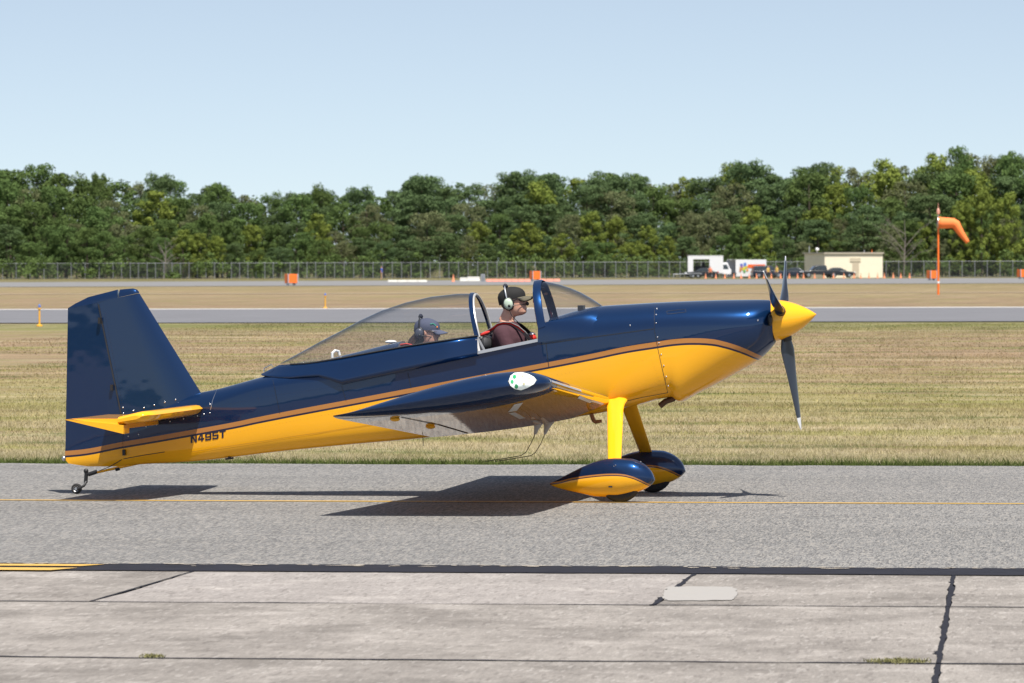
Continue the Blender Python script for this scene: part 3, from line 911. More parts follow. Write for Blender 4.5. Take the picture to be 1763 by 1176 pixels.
fin = mb.build('tail_fin', M_BLUE, plane, True, 40)
FIN_BVH = BVHTree.FromPolygons([tuple(v) for v in mb.v], mb.f)
rud_t = lambda t: (1 - t) ** 0.85 + 0.03
rows = []
for k in range(15):
    t = k / 14
    hn = q3(lerp(168.5, 214.5, t), lerp(521, 745, t)); te = q3(lerp(117, 112.6, t), lerp(531, 772, t))
    rows.append((hn, te, lerp(.024, .044, t)))
rows += [(q3(213, 760), q3(112, 780), .042), (q3(214, 775), q3(112, 786), .040), (q3(215, 790), q3(113, 792), .034), (q3(216, 799), q3(118, 798), .022), (q3(216, 803), q3(150, 803), .006)]
horn = [(q3(203, 498.5), q3(152, 511.5), .006), (q3(203.5, 501), q3(130, 522.5), .018), (q3(203.8, 507), q3(117, 530.5), .025), (q3(203.8, 512.5), q3(117, 531.5), .026)]
horn += [(q3(166, 522), q3(117, 532.5), .024)]
mb = MB(); mb.rings(foil_plate(horn, rud_t), True, True, True); mb.rings(foil_plate(rows, rud_t), True, True, True)
mb.build('rudder', M_STRIPE, plane, True, 40)
mb = MB(); mb.ball(q3(110, 789.5), (.02, .018, .022)); mb.build('tail_light', M_STEEL, plane)

# --- tailplane
def stab(s):
    leT, hgT = pl3(265, 714.5, -1.36), pl3(206, 724, -1.36)
    rows = []
    for k in range(9):
        y = lerp(0.03, 1.30, k / 8); t = 1 - y / 1.36
        le = Vector((leT.x + 0.125 * t, s * -y, leT.z + 0.020 * t)); hg = Vector((hgT.x, s * -y, hgT.z))
        rows.append((le, hg, 0.046))
    rows += [(Vector((leT.x - .01, s * -1.36, leT.z)), Vector((hgT.x, s * -1.36, hgT.z)), .044),
             (Vector((leT.x - .04, s * -1.40, leT.z)), Vector((hgT.x, s * -1.40, hgT.z)), .036), (Vector((leT.x - .09, s * -1.43, leT.z - .01)), Vector((hgT.x, s * -1.43, hgT.z)), .016)]
    rr = []
    for a, b_, th in rows:
        nn = Vector((0, 0, 1)); ring = []
        for i in range(13): ring.append(a + (b_ - a) * (i / 12) + nn * th * fin_t(i / 12))
        for i in range(12, 0, -1): ring.append(a + (b_ - a) * (i / 12) - nn * th * fin_t(i / 12))
        rr.append(ring)
    mb = MB(); mb.rings(rr, True, True, True); mb.build('tailplane', M_YEL, plane, True, 40)
    te, hg, hf = pl3(113, 722.5, -1.42), pl3(203, 731, -1.42), pl3(213, 739.5, -1.42)
    def wedge(ys, front, th):
        rr = []
        for y in ys:
            a = Vector((front.x, s * -y, front.z)); b_ = Vector((te.x, s * -y, te.z)); ring = []
            for i in range(7): ring.append(a + (b_ - a) * (i / 6) + Vector((0, 0, th * (1 - i / 6) + .002)))
            for i in range(6, -1, -1): ring.append(a + (b_ - a) * (i / 6) - Vector((0, 0, th * (1 - i / 6) + .002)))
            rr.append(ring)
        return rr
    mb = MB(); mb.rings(wedge((0.07, 0.7, 1.24), hg, .040), True, True, True); mb.rings(wedge((1.24, 1.34, 1.43), hf, .034), True, True, True)
    mb.build('elevator', M_YEL, plane, True, 40)
stab(1); stab(-1)

# --- spinner and propeller
s0, s1 = pl3(1331.5, 552, 0), pl3(1405.5, 541, 0)
ax = (s1 - s0); SL = ax.length; ax.normalize()
prof = [(SL * t, 0.172 * (1 - t ** 1.75) ** 0.92) for t in np.linspace(0, 0.995, 22)]
mb = MB(); mb.lathe(s0, ax, [(-0.004, 0.165)] + prof + [(SL, 0.002)], 40); sp_ = mb.build('spinner', M_YEL, plane, True, 50)
hub = s0 + ax * 0.085
M_BLADEP, n, l, b = newmat('blade_paint')
tc = n.new('ShaderNodeTexCoord'); vm = n.new('ShaderNodeVectorMath'); vm.operation = 'DISTANCE'; vm.inputs[1].default_value = hub
l.new(tc.outputs['Object'], vm.inputs[0])
white = math_node(n, l, 'GREATER_THAN', vm.outputs['Value'], 0.83)
l.new(mix_col(n, l, white, (.018, .022, .032), (.62, .62, .62)), b.inputs['Base Color']); setp(b, rough=0.28, coat=0.4, coatr=0.1)
eu = Vector((-ax.z, 0, ax.x)).normalized(); ev = Vector((0, 1, 0))
for k, ang in enumerate((180 + 4.5, 180 + 4.5 + 120, 180 + 4.5 - 120)):
    a = R(ang); d = eu * math.cos(a) - ev * math.sin(a)
    e2 = ax.cross(d)
    rr = []
    for t in np.linspace(0.10, 0.93, 26):
        s = (t - 0.10) / 0.83
        ch = pchip([0, .08, .2, .45, .75, .95, 1], [.075, .088, .135, .122, .086, .048, .012])(s)
        tk = pchip([0, .1, .3, 1], [.036, .026, .016, .005])(s) / 1
        tw = R(pchip([0, .2, .5, 1], [62, 48, 30, 19])(s))
        cd = e2 * math.cos(tw) + ax * math.sin(tw); td = ax * math.cos(tw) - e2 * math.sin(tw)
        p = hub + d * t
        rr.append([p + cd * ch * (0.5 * math.cos(q) - 0.06) + td * tk * math.sin(q) for q in np.linspace(0, 2 * math.pi, 15)[:-1]])
    mb = MB(); mb.rings(rr, True, True, True); mb.build('propeller_blade', M_BLADEP, plane, True, 60)
    mb = MB(); mb.tube([hub + d * 0.10, hub + d * 0.185], [0.05, 0.043], 12); mb.build('blade_cuff', M_BLACK, plane)
# cooling inlets
for s in (-1, 1):
    p = Vector((pl(1326, 548, -0.20)[0], s * 0.205, pl(1326, 551, -0.20)[1]))
    mb = MB(); mb.ball(p, (.022, .05, .05)); mb.build('air_inlet', M_BLACK, plane)

# --- canopy, skirt, windscreen
def arch(base_uv, top_uv, w, n=26, nt=2.1, off=0.0):
    b_ = pl3(*base_uv, -w); t = pl3(*top_uv, 0); bc = Vector((b_.x, 0, b_.z)); ring = []
    up = t - bc; L = up.length; up.normalize()
    for i in range(n + 1):
        a = math.pi * i / n; c = math.cos(a)
        ring.append(bc + up * ((L + off) * abs(math.sin(a)) ** (2 / nt)) + Vector((0, -(w + off) * math.copysign(abs(c) ** (2 / nt), c), 0)))
    return ring
CAN = [((823, 578), (817, 505.5), .335), ((790, 582), (786, 506), .333), ((745, 589), (742, 511), .326), ((700, 596), (700, 520.5), .315), ((655, 603.5), (658, 534.5), .30),
       ((615, 611), (622, 551), .28), ((575, 618), (588, 569.5), .25), ((540, 623.5), (555, 586.5), .215), ((512, 626), (524, 603.5), .165), ((492, 627), (500, 616.5), .11), ((480, 628), (486, 624), .05)]
mb = MB(); mb.rings([arch(*c_) for c_ in CAN], False); canopy = mb.build('canopy', M_GLASS, plane, True, 60)
M_BOWIN = mat('pale_bow_tube', (.55, .54, .52), 0.4, metal=0.4)
bw = [arch((824.5, 578), (818.5, 504.5), .339, off=.004), arch((817, 579), (811.5, 504.5), .339, off=.004)]
mb = MB(); mb.rings(bw, False); mb.build('canopy_bow', M_BLUE, plane)
mb = MB(); mb.tube(arch((825, 580), (819, 507), .327), .011, 8); mb.build('bow_tube', M_BOWIN, plane)
# skirt: painted metal below the glass, running aft to a pointed tail
SK = [(450, 646, 643.5, .06, .02), (462, 648, 637.5, .12, .035), (480, 650, 628.5, .18, .055), (500, 650.5, 627.3, .215, .135), (525, 648.5, 626, .245, .195), (548, 647.5, 623, .265, .228), (562, 652, 620.5, .277, .242),
      (575, 657, 618.5, .285, .254), (588, 662, 616.3, .292, .266), (640, 651, 606.8, .31, .297), (700, 638.5, 596, .325, .319), (760, 625.8, 587, .338, .332), (822, 612.7, 578, .347, .338)]
v = []; f = []; k = 6
for u, lo, hi, wl_, wh in SK:
    a = pl3(u, lo, -wl_ - .018); b_ = pl3(u, hi, -wh)
    for i in range(k):
        t = i / (k - 1); p = a + (b_ - a) * t
        p.y -= 0.004 * math.sin(math.pi * t)
        v.append(p)
    for i in range(k - 1, -1, -1):
        q = v[len(v) - 1 - 2 * (k - 1 - i)] if False else None
    half = v[-k:]
    v += [Vector((p.x, -p.y, p.z)) for p in reversed(half)]
n_ = 2 * k
for i in range(len(SK) - 1):
    for j in range(n_ - 1):
        if j == k - 1 and SK[i+1][0] > 481: continue
        f.append((i*n_ + j, i*n_ + j + 1, (i+1)*n_ + j + 1, (i+1)*n_ + j))
f.append(tuple(range(n_)))
skirt = obj('canopy_skirt', v, f, M_BLUE, plane, True, 40)
sd = skirt.modifiers.new('thickness', 'SOLIDIFY'); sd.thickness = 0.006
# dark sealing strip along the glass edge
for s in (-1, 1):
    mb = MB(); mb.tube([Vector((p.x, s * abs(p.y), p.z)) for p in [pl3(u, hi, -wh) for u, lo, hi, wl_, wh in SK[3:]]], 0.008, 6); mb.build('glass_seal', M_SEAM, plane)
mb = MB(); mb.tube([pl3(454, 640, -.05), pl3(455, 634, -.05), pl3(467, 627.5, -.05), pl3(470, 632, -.05)], .005, 6); mb.build('canopy_handle', M_STEEL, plane)
WS = [((939, 553), (933, 484.5), .335), ((955, 550.5), (948, 486.5), .332), ((972, 547), (965, 490.5), .318), ((988, 542), (983, 496.5), .292), ((1003, 536.5), (999, 503.5), .25), ((1018, 531.5), (1014, 512), .19), ((1030, 528.5), (1028, 521), .10), ((1036, 527.3), (1036, 526), .03)]
mb = MB(); mb.rings([arch(*c_) for c_ in WS], False); mb.build('windscreen', M_GLASS, plane, True, 60)
bw = [arch((940, 562), (935.5, 483.2), .343, off=.003), arch((938, 562), (933, 482.5), .347, off=.006), arch((927, 566), (922, 484), .347, off=.006), arch((926, 566), (921, 486), .340)]
mb = MB(); mb.rings(bw, False); mb.build('windscreen_bow', M_BLUE, plane, True, 40)
# painted fairing under the windscreen, from bow to cowl
FA = [(926, 590, 560, .350, .345), (945, 588, 553, .352, .339), (965, 585, 549.5, .353, .329), (985, 582, 544, .353, .303), (1003, 580, 538, .352, .262), (1018, 578.5, 532.6, .350, .20), (1030, 577, 529.6, .347, .11), (1044, 576, 528.5, .340, .02)]
v = []; f = []; k = 7
for u, lo, hi, wl_, wh in FA:
    a = pl3(u, lo, -wl_); b_ = pl3(u, hi, -wh); half = []
    for i in range(k):
        t = i / (k - 1)
        half.append(Vector((lerp(a.x, b_.x, t), -(wh + (wl_ - wh) * math.cos(t * math.pi / 2) ** 0.9), lerp(a.z, b_.z, math.sin(t * math.pi / 2) ** 0.85))))
    v += half + [Vector((p.x, -p.y, p.z)) for p in reversed(half)]
for i in range(len(FA) - 1):
    for j in list(range(k - 1)) + list(range(k, 2 * k - 1)):
        f.append((i*2*k + j, i*2*k + j + 1, (i+1)*2*k + j + 1, (i+1)*2*k + j))
obj('windscreen_fairing', v, f, M_BLUE, plane, True, 50)

# --- cockpit pieces
for s in (-1, 1):
    rail = [Vector((p.x, s * abs(p.y), p.z)) for p in (pl3(822, 607.5, -.337), pl3(870, 597.5, -.340), pl3(926, 586, -.343))]
    mb = MB(); rr = []
    for p in rail: rr.append([p + Vector((0, -.012, -.012)), p + Vector((0, .012, -.012)), p + Vector((0, .012, .014)), p + Vector((0, -.012, .014))])
    mb.rings(rr, True, True, True); mb.build('cockpit_rail', M_SILVER, plane, smooth=False)
mb = MB(); mb.tube([pl3(825, 609, -.332), pl3(820, 584, -.332)], .014, 8); mb.build('canopy_roller_post', M_TAPE, plane)
mb = MB()
for s in (-1, 1):
    mb.tube([Vector((p.x, s * .22, p.z)) for p in (pl3(846, 612, 0), pl3(829, 580, 0))], .016, 8)
mb.tube([Vector((p.x, y, p.z)) for y in (-.22, .22) for p in (pl3(829, 580, 0),)], .016, 8)
mb.build('rollover_bar', M_GREY, plane)
def seat(name, u, v, h, mt):
    p = pl3(u, v, 0); mb = MB()
    rr = []
    for t, w in ((0, .19), (.5, .20), (.9, .17), (1, .13)):
        c = p + Vector((-.10 * t, 0, -h * (1 - t)))
        rr.append([c + Vector((dx, dy * w, 0)) for dx, dy in ((-.045, -.85), (0, -1), (.045, -.85), (.045, .85), (0, 1), (-.045, .85))])
    mb.rings(rr, True, True, True)
    c = p + Vector((.22, 0, -h)); mb.box(c, (.5, .38, .09))
    return mb.build(name, mt, plane, True, 50)
M_SEAT = mat('seat_leather', (.045, .046, .05), 0.55, bump=0.3)
seat('pilot_seat', 846, 579, 0.62, M_SEAT)
seat('passenger_seat', 700, 600, 0.48, M_GREY)
mb = MB(); mb.ball(pl3(838, 592, -.06), (.05, .14, .075)); mb.build('seat_cushion', M_SEAT, plane)
# white roll bar hoop and deck lamp under the aft glass
mb = MB(); mb.tube([pl3(572, 616, -.08), pl3(572, 608, -.08), pl3(577, 603.5, -.06), pl3(583, 605, -.03), pl3(585, 612, -.03)], .012, 8); mb.build('deck_hook', M_WHITE, plane)
mb = MB(); mb.ball(pl3(673, 588.5, .05), (.05, .07, .015)); mb.build('vent_cap', M_WHITE, plane)
# harness over the pilot's near shoulder, and red buckle
M_RED = mat('red_webbing', (.62, .03, .02), 0.7)
M_STRAPG = mat('grey_webbing', (.17, .16, .16), 0.8)
def strap(name, pts, w, mt, lift=0.0):
    P = [Vector(p) for p in pts]; v = []; f = []
    for i, p in enumerate(P):
        t = (P[min(i+1, len(P)-1)] - P[max(i-1, 0)]).normalized(); s = Vector((0, 1, 0)).cross(t)
        s = (Vector((0, .75, 0)) + s * .65); s = (s - t * s.dot(t)).normalized() * w / 2
        q = t.cross(s).normalized() * 0.003
        v += [p - s - q, p + s - q, p + s + q, p - s + q]
        if i: f += [(4*i-4 + a, 4*i-4 + (a+1) % 4, 4*i + (a+1) % 4, 4*i + a) for a in range(4)]
    f += [(0, 1, 2, 3), (len(v)-4, len(v)-3, len(v)-2, len(v)-1)]
    return obj(name, v, f, mt, plane, smooth=False)
SB = [(823, 577, -.10), (836, 573, -.10), (849, 565.5, -.105), (858, 558.5, -.11), (868, 556, -.115), (880, 557, -.12), (892, 563, -.135), (903, 572, -.14), (911, 582, -.13), (915, 589, -.12)]
strap('harness_strap', [pl3(u, v + 1.5, y) for u, v, y in SB], .052, M_STRAPG)
strap('harness_strap', [pl3(u, v, y - .010) for u, v, y in SB[:8]], .020, M_RED)
mb = MB(); mb.ball(pl3(835, 574, -.15), (.045, .012, .014), rot=Matrix.Rotation(R(-22), 3, 'Y')); mb.build('harness_adjuster', M_RED, plane)
SB2 = [(888, 556, .13), (899, 562, .14), (908, 570, .13), (916, 578, .11)]
strap('harness_strap', [pl3(u, v, y) for u, v, y in SB2], .05, M_BLACK)
mb = MB(); mb.ball(pl3(917, 582, -.02), (.035, .05, .03)); mb.build('harness_buckle', M_RED, plane)
mb = MB(); mb.ball(pl3(916, 577, .05), (.03, .03, .025)); mb.build('harness_latch', M_STEEL, plane)
strap('passenger_strap', [pl3(u, v, -.12) for u, v in ((690, 596), (700, 594.5), (712, 597))], .05, M_RED)
# panel top and compass seen through the windscreen
mb = MB(); mb.box(pl3(1001, 533.5, .02), (.045, .12, .075)); mb.build('glareshield_display', M_BLACK, plane, smooth=False)
mb = MB(); mb.tube([pl3(920.5, 507, -.1), pl3(919, 510, -.1), pl3(919, 520, -.1), pl3(921.5, 524, -.1)], .008, 6); mb.build('grab_handle', M_RED, plane)

# --- undercarriage
def gear(s):
    a, b_ = pl3(1057, 690, -.30), pl3(1058, 796, -.87)
    a.y *= s; b_.y *= s
    rr = []
    for t, ch, tk in ((-.08, .235, .10), (0.0, .20, .075), (.06, .158, .056), (.14, .136, .046), (.3, .130, .042), (1.0, .108, .036)):
        p = a + (b_ - a) * t; p.x += .012 * (1 - t)
        rr.append([p + Vector((ch * (.5 * math.cos(q) ** 1 + .0) , tk * .5 * math.sin(q) * (1.15 if math.cos(q) > 0 else .85), 0)) for q in np.linspace(0, 2 * math.pi, 21)[:-1]])
    mb = MB(); mb.rings(rr, True, True, True); mb.build('gear_leg', M_YEL, plane, True, 60)
    Y = .88
    tp = curve([(947, 832), (960, 825.5), (985, 812.5), (1010, 800.5), (1035, 792), (1060, 788.5), (1085, 789.5), (1104, 796), (1117, 806), (1124, 816), (1127.5, 826)], -Y)
    bt = curve([(947, 834.5), (960, 840), (1000, 849.5), (1030, 855.5), (1060, 856), (1085, 851.5), (1104, 845), (1117, 838), (1124, 832), (1127.5, 827)], -Y)
    ux = [947, 960, 985, 1010, 1035, 1060, 1085, 1104, 1117, 1124, 1127.5]
    wx = pchip([pl(u, 820, -Y)[0] for u in ux], [.008, .028, .062, .090, .110, .120, .118, .100, .073, .045, .008])
    x0, x1 = pl(947, 832, -Y)[0], pl(1127.5, 826, -Y)[0]; rr = []
    for t in np.linspace(0, 1, 34):
        q = 0.5 - 0.5 * math.cos(math.pi * t); x = lerp(x0, x1, q); zt, zb, w = tp(x), bt(x), wx(x); zm = lerp(zb, zt, .48)
        ring = []
        for j in range(24):
            g_ = 2 * math.pi * j / 24; h = (zt - zm) if math.sin(g_) > 0 else (zm - zb)
            ring.append(Vector((x, s * -Y + w * math.cos(g_), zm + h * math.copysign(abs(math.sin(g_)) ** .95, math.sin(g_)))))
        rr.append(ring)
    mb = MB(); mb.rings(rr, True, True, True); pant = mb.build('wheel_pant', M_PANT, plane, True, 60)
    if s == 1:
        for u, v in ((1051, 838),):
            mb = MB(); mb.box(pl3(u, v, -Y - .112), (.03, .012, .012)); mb.build('jack_point', M_SEAM, pant, smooth=False)
        for u, v in ((1057, 803), (1064, 805), (1060, 801), (1103, 795)):
            mb = MB(); mb.ball(pl3(u, v, -Y - .092), .006, 6, 4); mb.build('screw', M_STEEL, pant)
    c = pl3(1068, 829, -Y); c.y = s * -Y; r0 = c.z; tw = .062
    prof = [(-tw, r0 * .5), (-tw, r0 * .82), (-tw * .8, r0 * .94), (-tw * .4, r0 * .992), (0, r0), (tw * .4, r0 * .992), (tw * .8, r0 * .94), (tw, r0 * .82), (tw, r0 * .5)]
    mb = MB(); mb.lathe(c, (0, 1, 0), prof, 36); wh_ = mb.build('main_wheel', M_RUBBER, plane, True, 50)
    mb = MB(); mb.lathe(c, (0, 1, 0), [(-tw - .004, .02), (-tw - .004, r0 * .48), (tw + .004, r0 * .48), (tw + .004, .02)], 20); mb.build('rim', M_STEEL, wh_)
PC = [pl(u, v, -.98) for u, v in ((947, 833.5), (985, 825.5), (1020, 820.3), (1050, 818), (1070, 818.5), (1085, 821.5), (1100, 827.5), (1115, 836), (1126, 842))]
M_PANT = stripe_paint('pant_paint', PC, 0.012, 0.008)
gear(1); gear(-1)
# tail wheel on its sprung rod
p0, p1 = pl3(240, 797, 0), pl3(160, 815, 0)
mb = MB(); mb.tube([p0, p1], [.013, .010], 10); mb.build('tail_spring', M_YEL, plane)
mb = MB(); mb.tube([pl3(206, 806.6, 0), pl3(199, 808.2, 0)], .0165, 10); mb.build('spring_clamp', M_BLACK, plane)
mb = MB(); mb.tube([pl3(167, 812, 0), pl3(152, 817, 0)], .018, 10); mb.tube([pl3(149, 810, 0), pl3(147.5, 831, 0)], .017, 10); mb.ball(pl3(148, 811, 0), .022, 10, 6)
mb.tube([pl3(149, 828, 0), pl3(145, 836, -.035), pl3(133, 842.5, -.04)], .011, 8); mb.tube([pl3(149, 828, 0), pl3(145, 836, .035), pl3(133, 842.5, .04)], .011, 8)
mb.build('tail_wheel_fork', M_BLACK, plane)
c = pl3(132, 841.3, 0); r0 = c.z
mb = MB(); mb.lathe(c, (0, 1, 0), [(-.024, r0 * .55), (-.026, r0 * .8), (-.018, r0 * .96), (0, r0), (.018, r0 * .96), (.026, r0 * .8), (.024, r0 * .55)], 28); tw_ = mb.build('tail_wheel', M_RUBBER, plane, True, 50)
mb = MB(); mb.lathe(c, (0, 1, 0), [(-.027, .008), (-.027, r0 * .28), (-.020, r0 * .36), (-.026, r0 * .56), (.026, r0 * .56), (.027, .008)], 20); mb.build('rim', M_STEEL, tw_)
for y in (-.03, .03):
    mb = MB(); mb.tube([pl3(170, 811, y), pl3(190, 803, y), pl3(212, 790, y)], .0035, 6); mb.build('steering_spring', M_BLACK, plane)
ribbon('steering_cable', [(213, 790), (245, 784), (284, 778)], .006, M_SEAM)
mb = MB(); mb.tube([pl3(395, 786, -.1), pl3(395, 791, -.1)], .012, 6); mb.tube([pl3(388, 790.5, -.1), pl3(402, 788.5, -.1)], .009, 6); mb.build('tie_down_ring', M_BLACK, plane)

# --- belly fittings
for du, y in ((0, -.10), (17, .12)):
    b0 = pl3(928 + du, 726, y); k = MB()
    rr = []
    for t, ch in ((0, .052), (.35, .03), (.7, .018), (1, .011)):
        p = b0 + (pl3(921 + du, 748, y) - b0) * t
        rr.append([p + Vector((ch * math.cos(q), .008 * math.sin(q), 0)) for q in np.linspace(0, 6.283, 9)[:-1]])
    k.rings(rr, True, True, True)
    k.build('antenna_base', M_TAPE, plane)
    k = MB(); k.tube([pl3(922 + du, 745, y), pl3(914 + du, 764, y), pl3(905 + du, 779, y), pl3(897 + du, 784.5, y), pl3(868 + du, 789.5, y), pl3(835 + du, 794.5, y)], .0032, 6); k.build('whip_antenna', M_BLACK, plane)
mb = MB(); mb.tube([pl3(728.5, 754, 0), pl3(728.5, 768, 0)], .003, 6); mb.build('drain_mast', M_BLACK, plane)
for y in (-.10, .02):
    mb = MB(); mb.tube([pl3(1172, 676, y), pl3(1158, 687, y), pl3(1146, 691, y), pl3(1136, 699, y)], .025, 12); mb.build('exhaust_pipe', M_EXH, plane)
mb = MB(); mb.tube([pl3(1018, 713, -.22), pl3(1022, 724, -.22), pl3(1025, 726.5, -.22), pl3(1036, 725, -.22)], [.018, .018, .016, .012], 10); mb.build('vent_elbow', mat('copper_pipe', (.28, .12, .04), .5), plane)

# --- seams and screws
ribbon('cowl_seam', [(1128, 523), (1126.5, 545), (1127, 570), (1131, 592), (1138, 625), (1145, 655), (1151, 682)], .0035, M_SEAM)
ribbon('longeron_seam', [(930, 593), (1000, 583), (1060, 575), (1126, 566)], .0055, M_SEAM)
ribbon('skin_seam', [(940, 592), (945, 632)], .005, M_SEAM)
ribbon('skin_seam', [(702, 642), (708, 668)], .005, M_SEAM)
ribbon('skin_seam', [(470, 655), (482, 712)], .0028, M_SEAM)
ribbon('skin_seam', [(588, 664), (596, 690)], .0028, M_SEAM)
ribbon('fairing_edge', [(373, 672), (366, 690), (362.5, 706)], .006, M_STEEL)
ribbon('belly_seam', [(1150, 676), (1105, 684), (1080, 690)], .005, M_SEAM)
ribbon('belly_seam', [(330, 778), (470, 757), (600, 737), (700, 722)], .004, mat('yellow_lap_joint', (.55, .26, .01), .5))
ribbon('oil_door', [(1148, 536), (1149, 541), (1181, 537.5), (1180, 532.5), (1148, 536)], .004, M_SEAM)
ribbon('hinge_gap', [(169.5, 524), (214, 738)], .012, M_SEAM, [FIN_BVH], .004)
for u, v in ((172, 552), (193, 667), (214, 779)):
    p = pl3(u, v, -.045); mb = MB(); mb.box(p, (.022, .05, .05)); mb.build('rudder_hinge', M_BLACK, plane, smooth=False)
mb = MB(); mb.ball((0, 0, 0), (.0068, .0068, .0068), 8, 5); scr = mb.build('screw', M_STEEL, plane); scr_me = scr.data
first = True
for (u, v) in [(90 + a / 5.51, 680 + b_ / 5.51) for a, b_ in ((675, 175), (770, 150), (870, 122), (968, 97), (1068, 70), (1170, 44), (670, 120), (1497, 90), (1495, 172), (1440, 183), (1377, 198), (1245, 225),
               (1118, 252), (990, 280), (890, 300), (717, 335), (820, 375), (722, 392))] + \
              [(1020 + a / 4.198, 430 + b_ / 4.198) for a, b_ in ((465, 428), (460, 470), (460, 530), (470, 633), (480, 675), (497, 757), (516, 838), (533, 918), (548, 985), (272, 548), (1195, 512))]:
    p, nn = on_hull(u, v, 0.0, -.06, [HULL_BVH, FIN_BVH])
    o = scr if first else inst('screw', scr_me, plane)
    o.location = p; first = False
# rivet rows on the skin: fine, joined
mb = MB()
mby = MB()
for pts, step, yel in ((((372, 700), (470, 681), (590, 664)), 5, 0), (((372, 750), (560, 714), (720, 684)), 6, 1), (((440, 664), (452, 715)), 5, 0), (((600, 668), (606, 690)), 5, 0), (((950, 600), (1120, 572)), 7, 0),
                  (((760, 640), (768, 660)), 5, 0), (((960, 645), (1120, 618)), 7, 1), (((1122, 620), (1142, 672)), 6, 1)):
    for (a_, b_), (c_, d_) in zip(pts[:-1], pts[1:]):
        k_ = int(math.hypot(c_ - a_, d_ - b_) / step)
        for i in range(k_):
            p, nn = on_hull(a_ + (c_ - a_) * i / k_, b_ + (d_ - b_) * i / k_, 0.0); (mby if yel else mb).ball(p, .0024, 5, 3)
for k in range(44):
    t = k / 43; p, nn = on_hull(lerp(181, 218, t), lerp(540, 735, t), 0.0, -.05, [FIN_BVH]); mb.ball(p, .0032, 5, 3)
o = mb.build('rivets', M_NAVY, plane); o['kind'] = 'stuff'
o = mby.build('rivets', mat('yellow_lap_joint', (.55, .26, .01), .5), plane); o['kind'] = 'stuff'

# --- registration
def hull_letters(u0, v0, u1, v1, height, mt):
    """block capitals and figures, built of strokes laid on the skin; each a mesh of its own"""
    T = .27
    def bar(x0, y0, x1, y1): return [(x0, y0), (x1, y0), (x1, y1), (x0, y1)]
    G = {'N': [bar(0, 0, T, 1), bar(1 - T, 0, 1, 1), [(0, 1), (T, 1), (1, 0), (1 - T, 0)]],
         '4': [bar(.52, 0, .52 + T, 1), bar(0, .22, 1, .42), [(0, .42), (.30, .42), (.62, 1), (.40, 1)]],
         '9': [bar(0, .42, T, .92), bar(1 - T, .08, 1, .92), bar(.08, .80, .92, 1), bar(.08, .38, .92, .55), bar(.08, 0, .92, .19), bar(0, .10, T, .26)],
         '5': [bar(0, .42, T, 1), bar(T, .80, .96, 1), bar(T * .5, .42, .90, .60), bar(1 - T, .10, 1, .54), bar(.06, 0, .92, .19), bar(0, .08, T, .26)],
         'T': [bar(0, .78, 1, 1), bar(.5 - T * .55, 0, .5 + T * .55, .8)]}
    word = 'N495T'; k = len(word); cw = 1 / (k + (k - 1) * .14)
    for i, ch in enumerate(word):
        mb = MB()
        for si, poly in enumerate(G[ch]):
            P = []
            for x, y in poly:
                a = (i * 1.14 + x) * cw
                P.append(on_hull(lerp(u0, u1, a), lerp(v0, v1, a) - height * y, 0.0028 + .00015 * si)[0])
            mb.add(P, [tuple(range(len(P)))])
        mb.build('registration_letter', mt, plane, smooth=False)
hull_letters(328.5, 763, 389, 753, 13.0, M_NAVY)
# ------------------------------------------------------------------ people
def skin_mat(name, color):
    mt, n, l, b = newmat(name)
    v = coords(n, l, 1, 1)
    s = noise(n, l, v, 18, 4)
    c = mix_col(n, l, rng(n, l, s, .35, .65, 0, .5), color, (color[0] * .85, color[1] * .62, color[2] * .55))
    l.new(c, b.inputs['Base Color']); setp(b, rough=.5)
    b.inputs['Subsurface Weight'].default_value = .12; b.inputs['Subsurface Radius'].default_value = (.01, .004, .002)
    return mt
M_SKIN = skin_mat('skin', (.64, .37, .27))
M_HAIRG = mat('short_grey_hair', (.10, .075, .06), .8, var=.4, scale=60, bump=.4)
M_HAIRB = mat('brown_hair', (.045, .022, .012), .55, var=.5, scale=40, bump=.6)
M_LIP = mat('lips', (.38, .14, .11), .5)

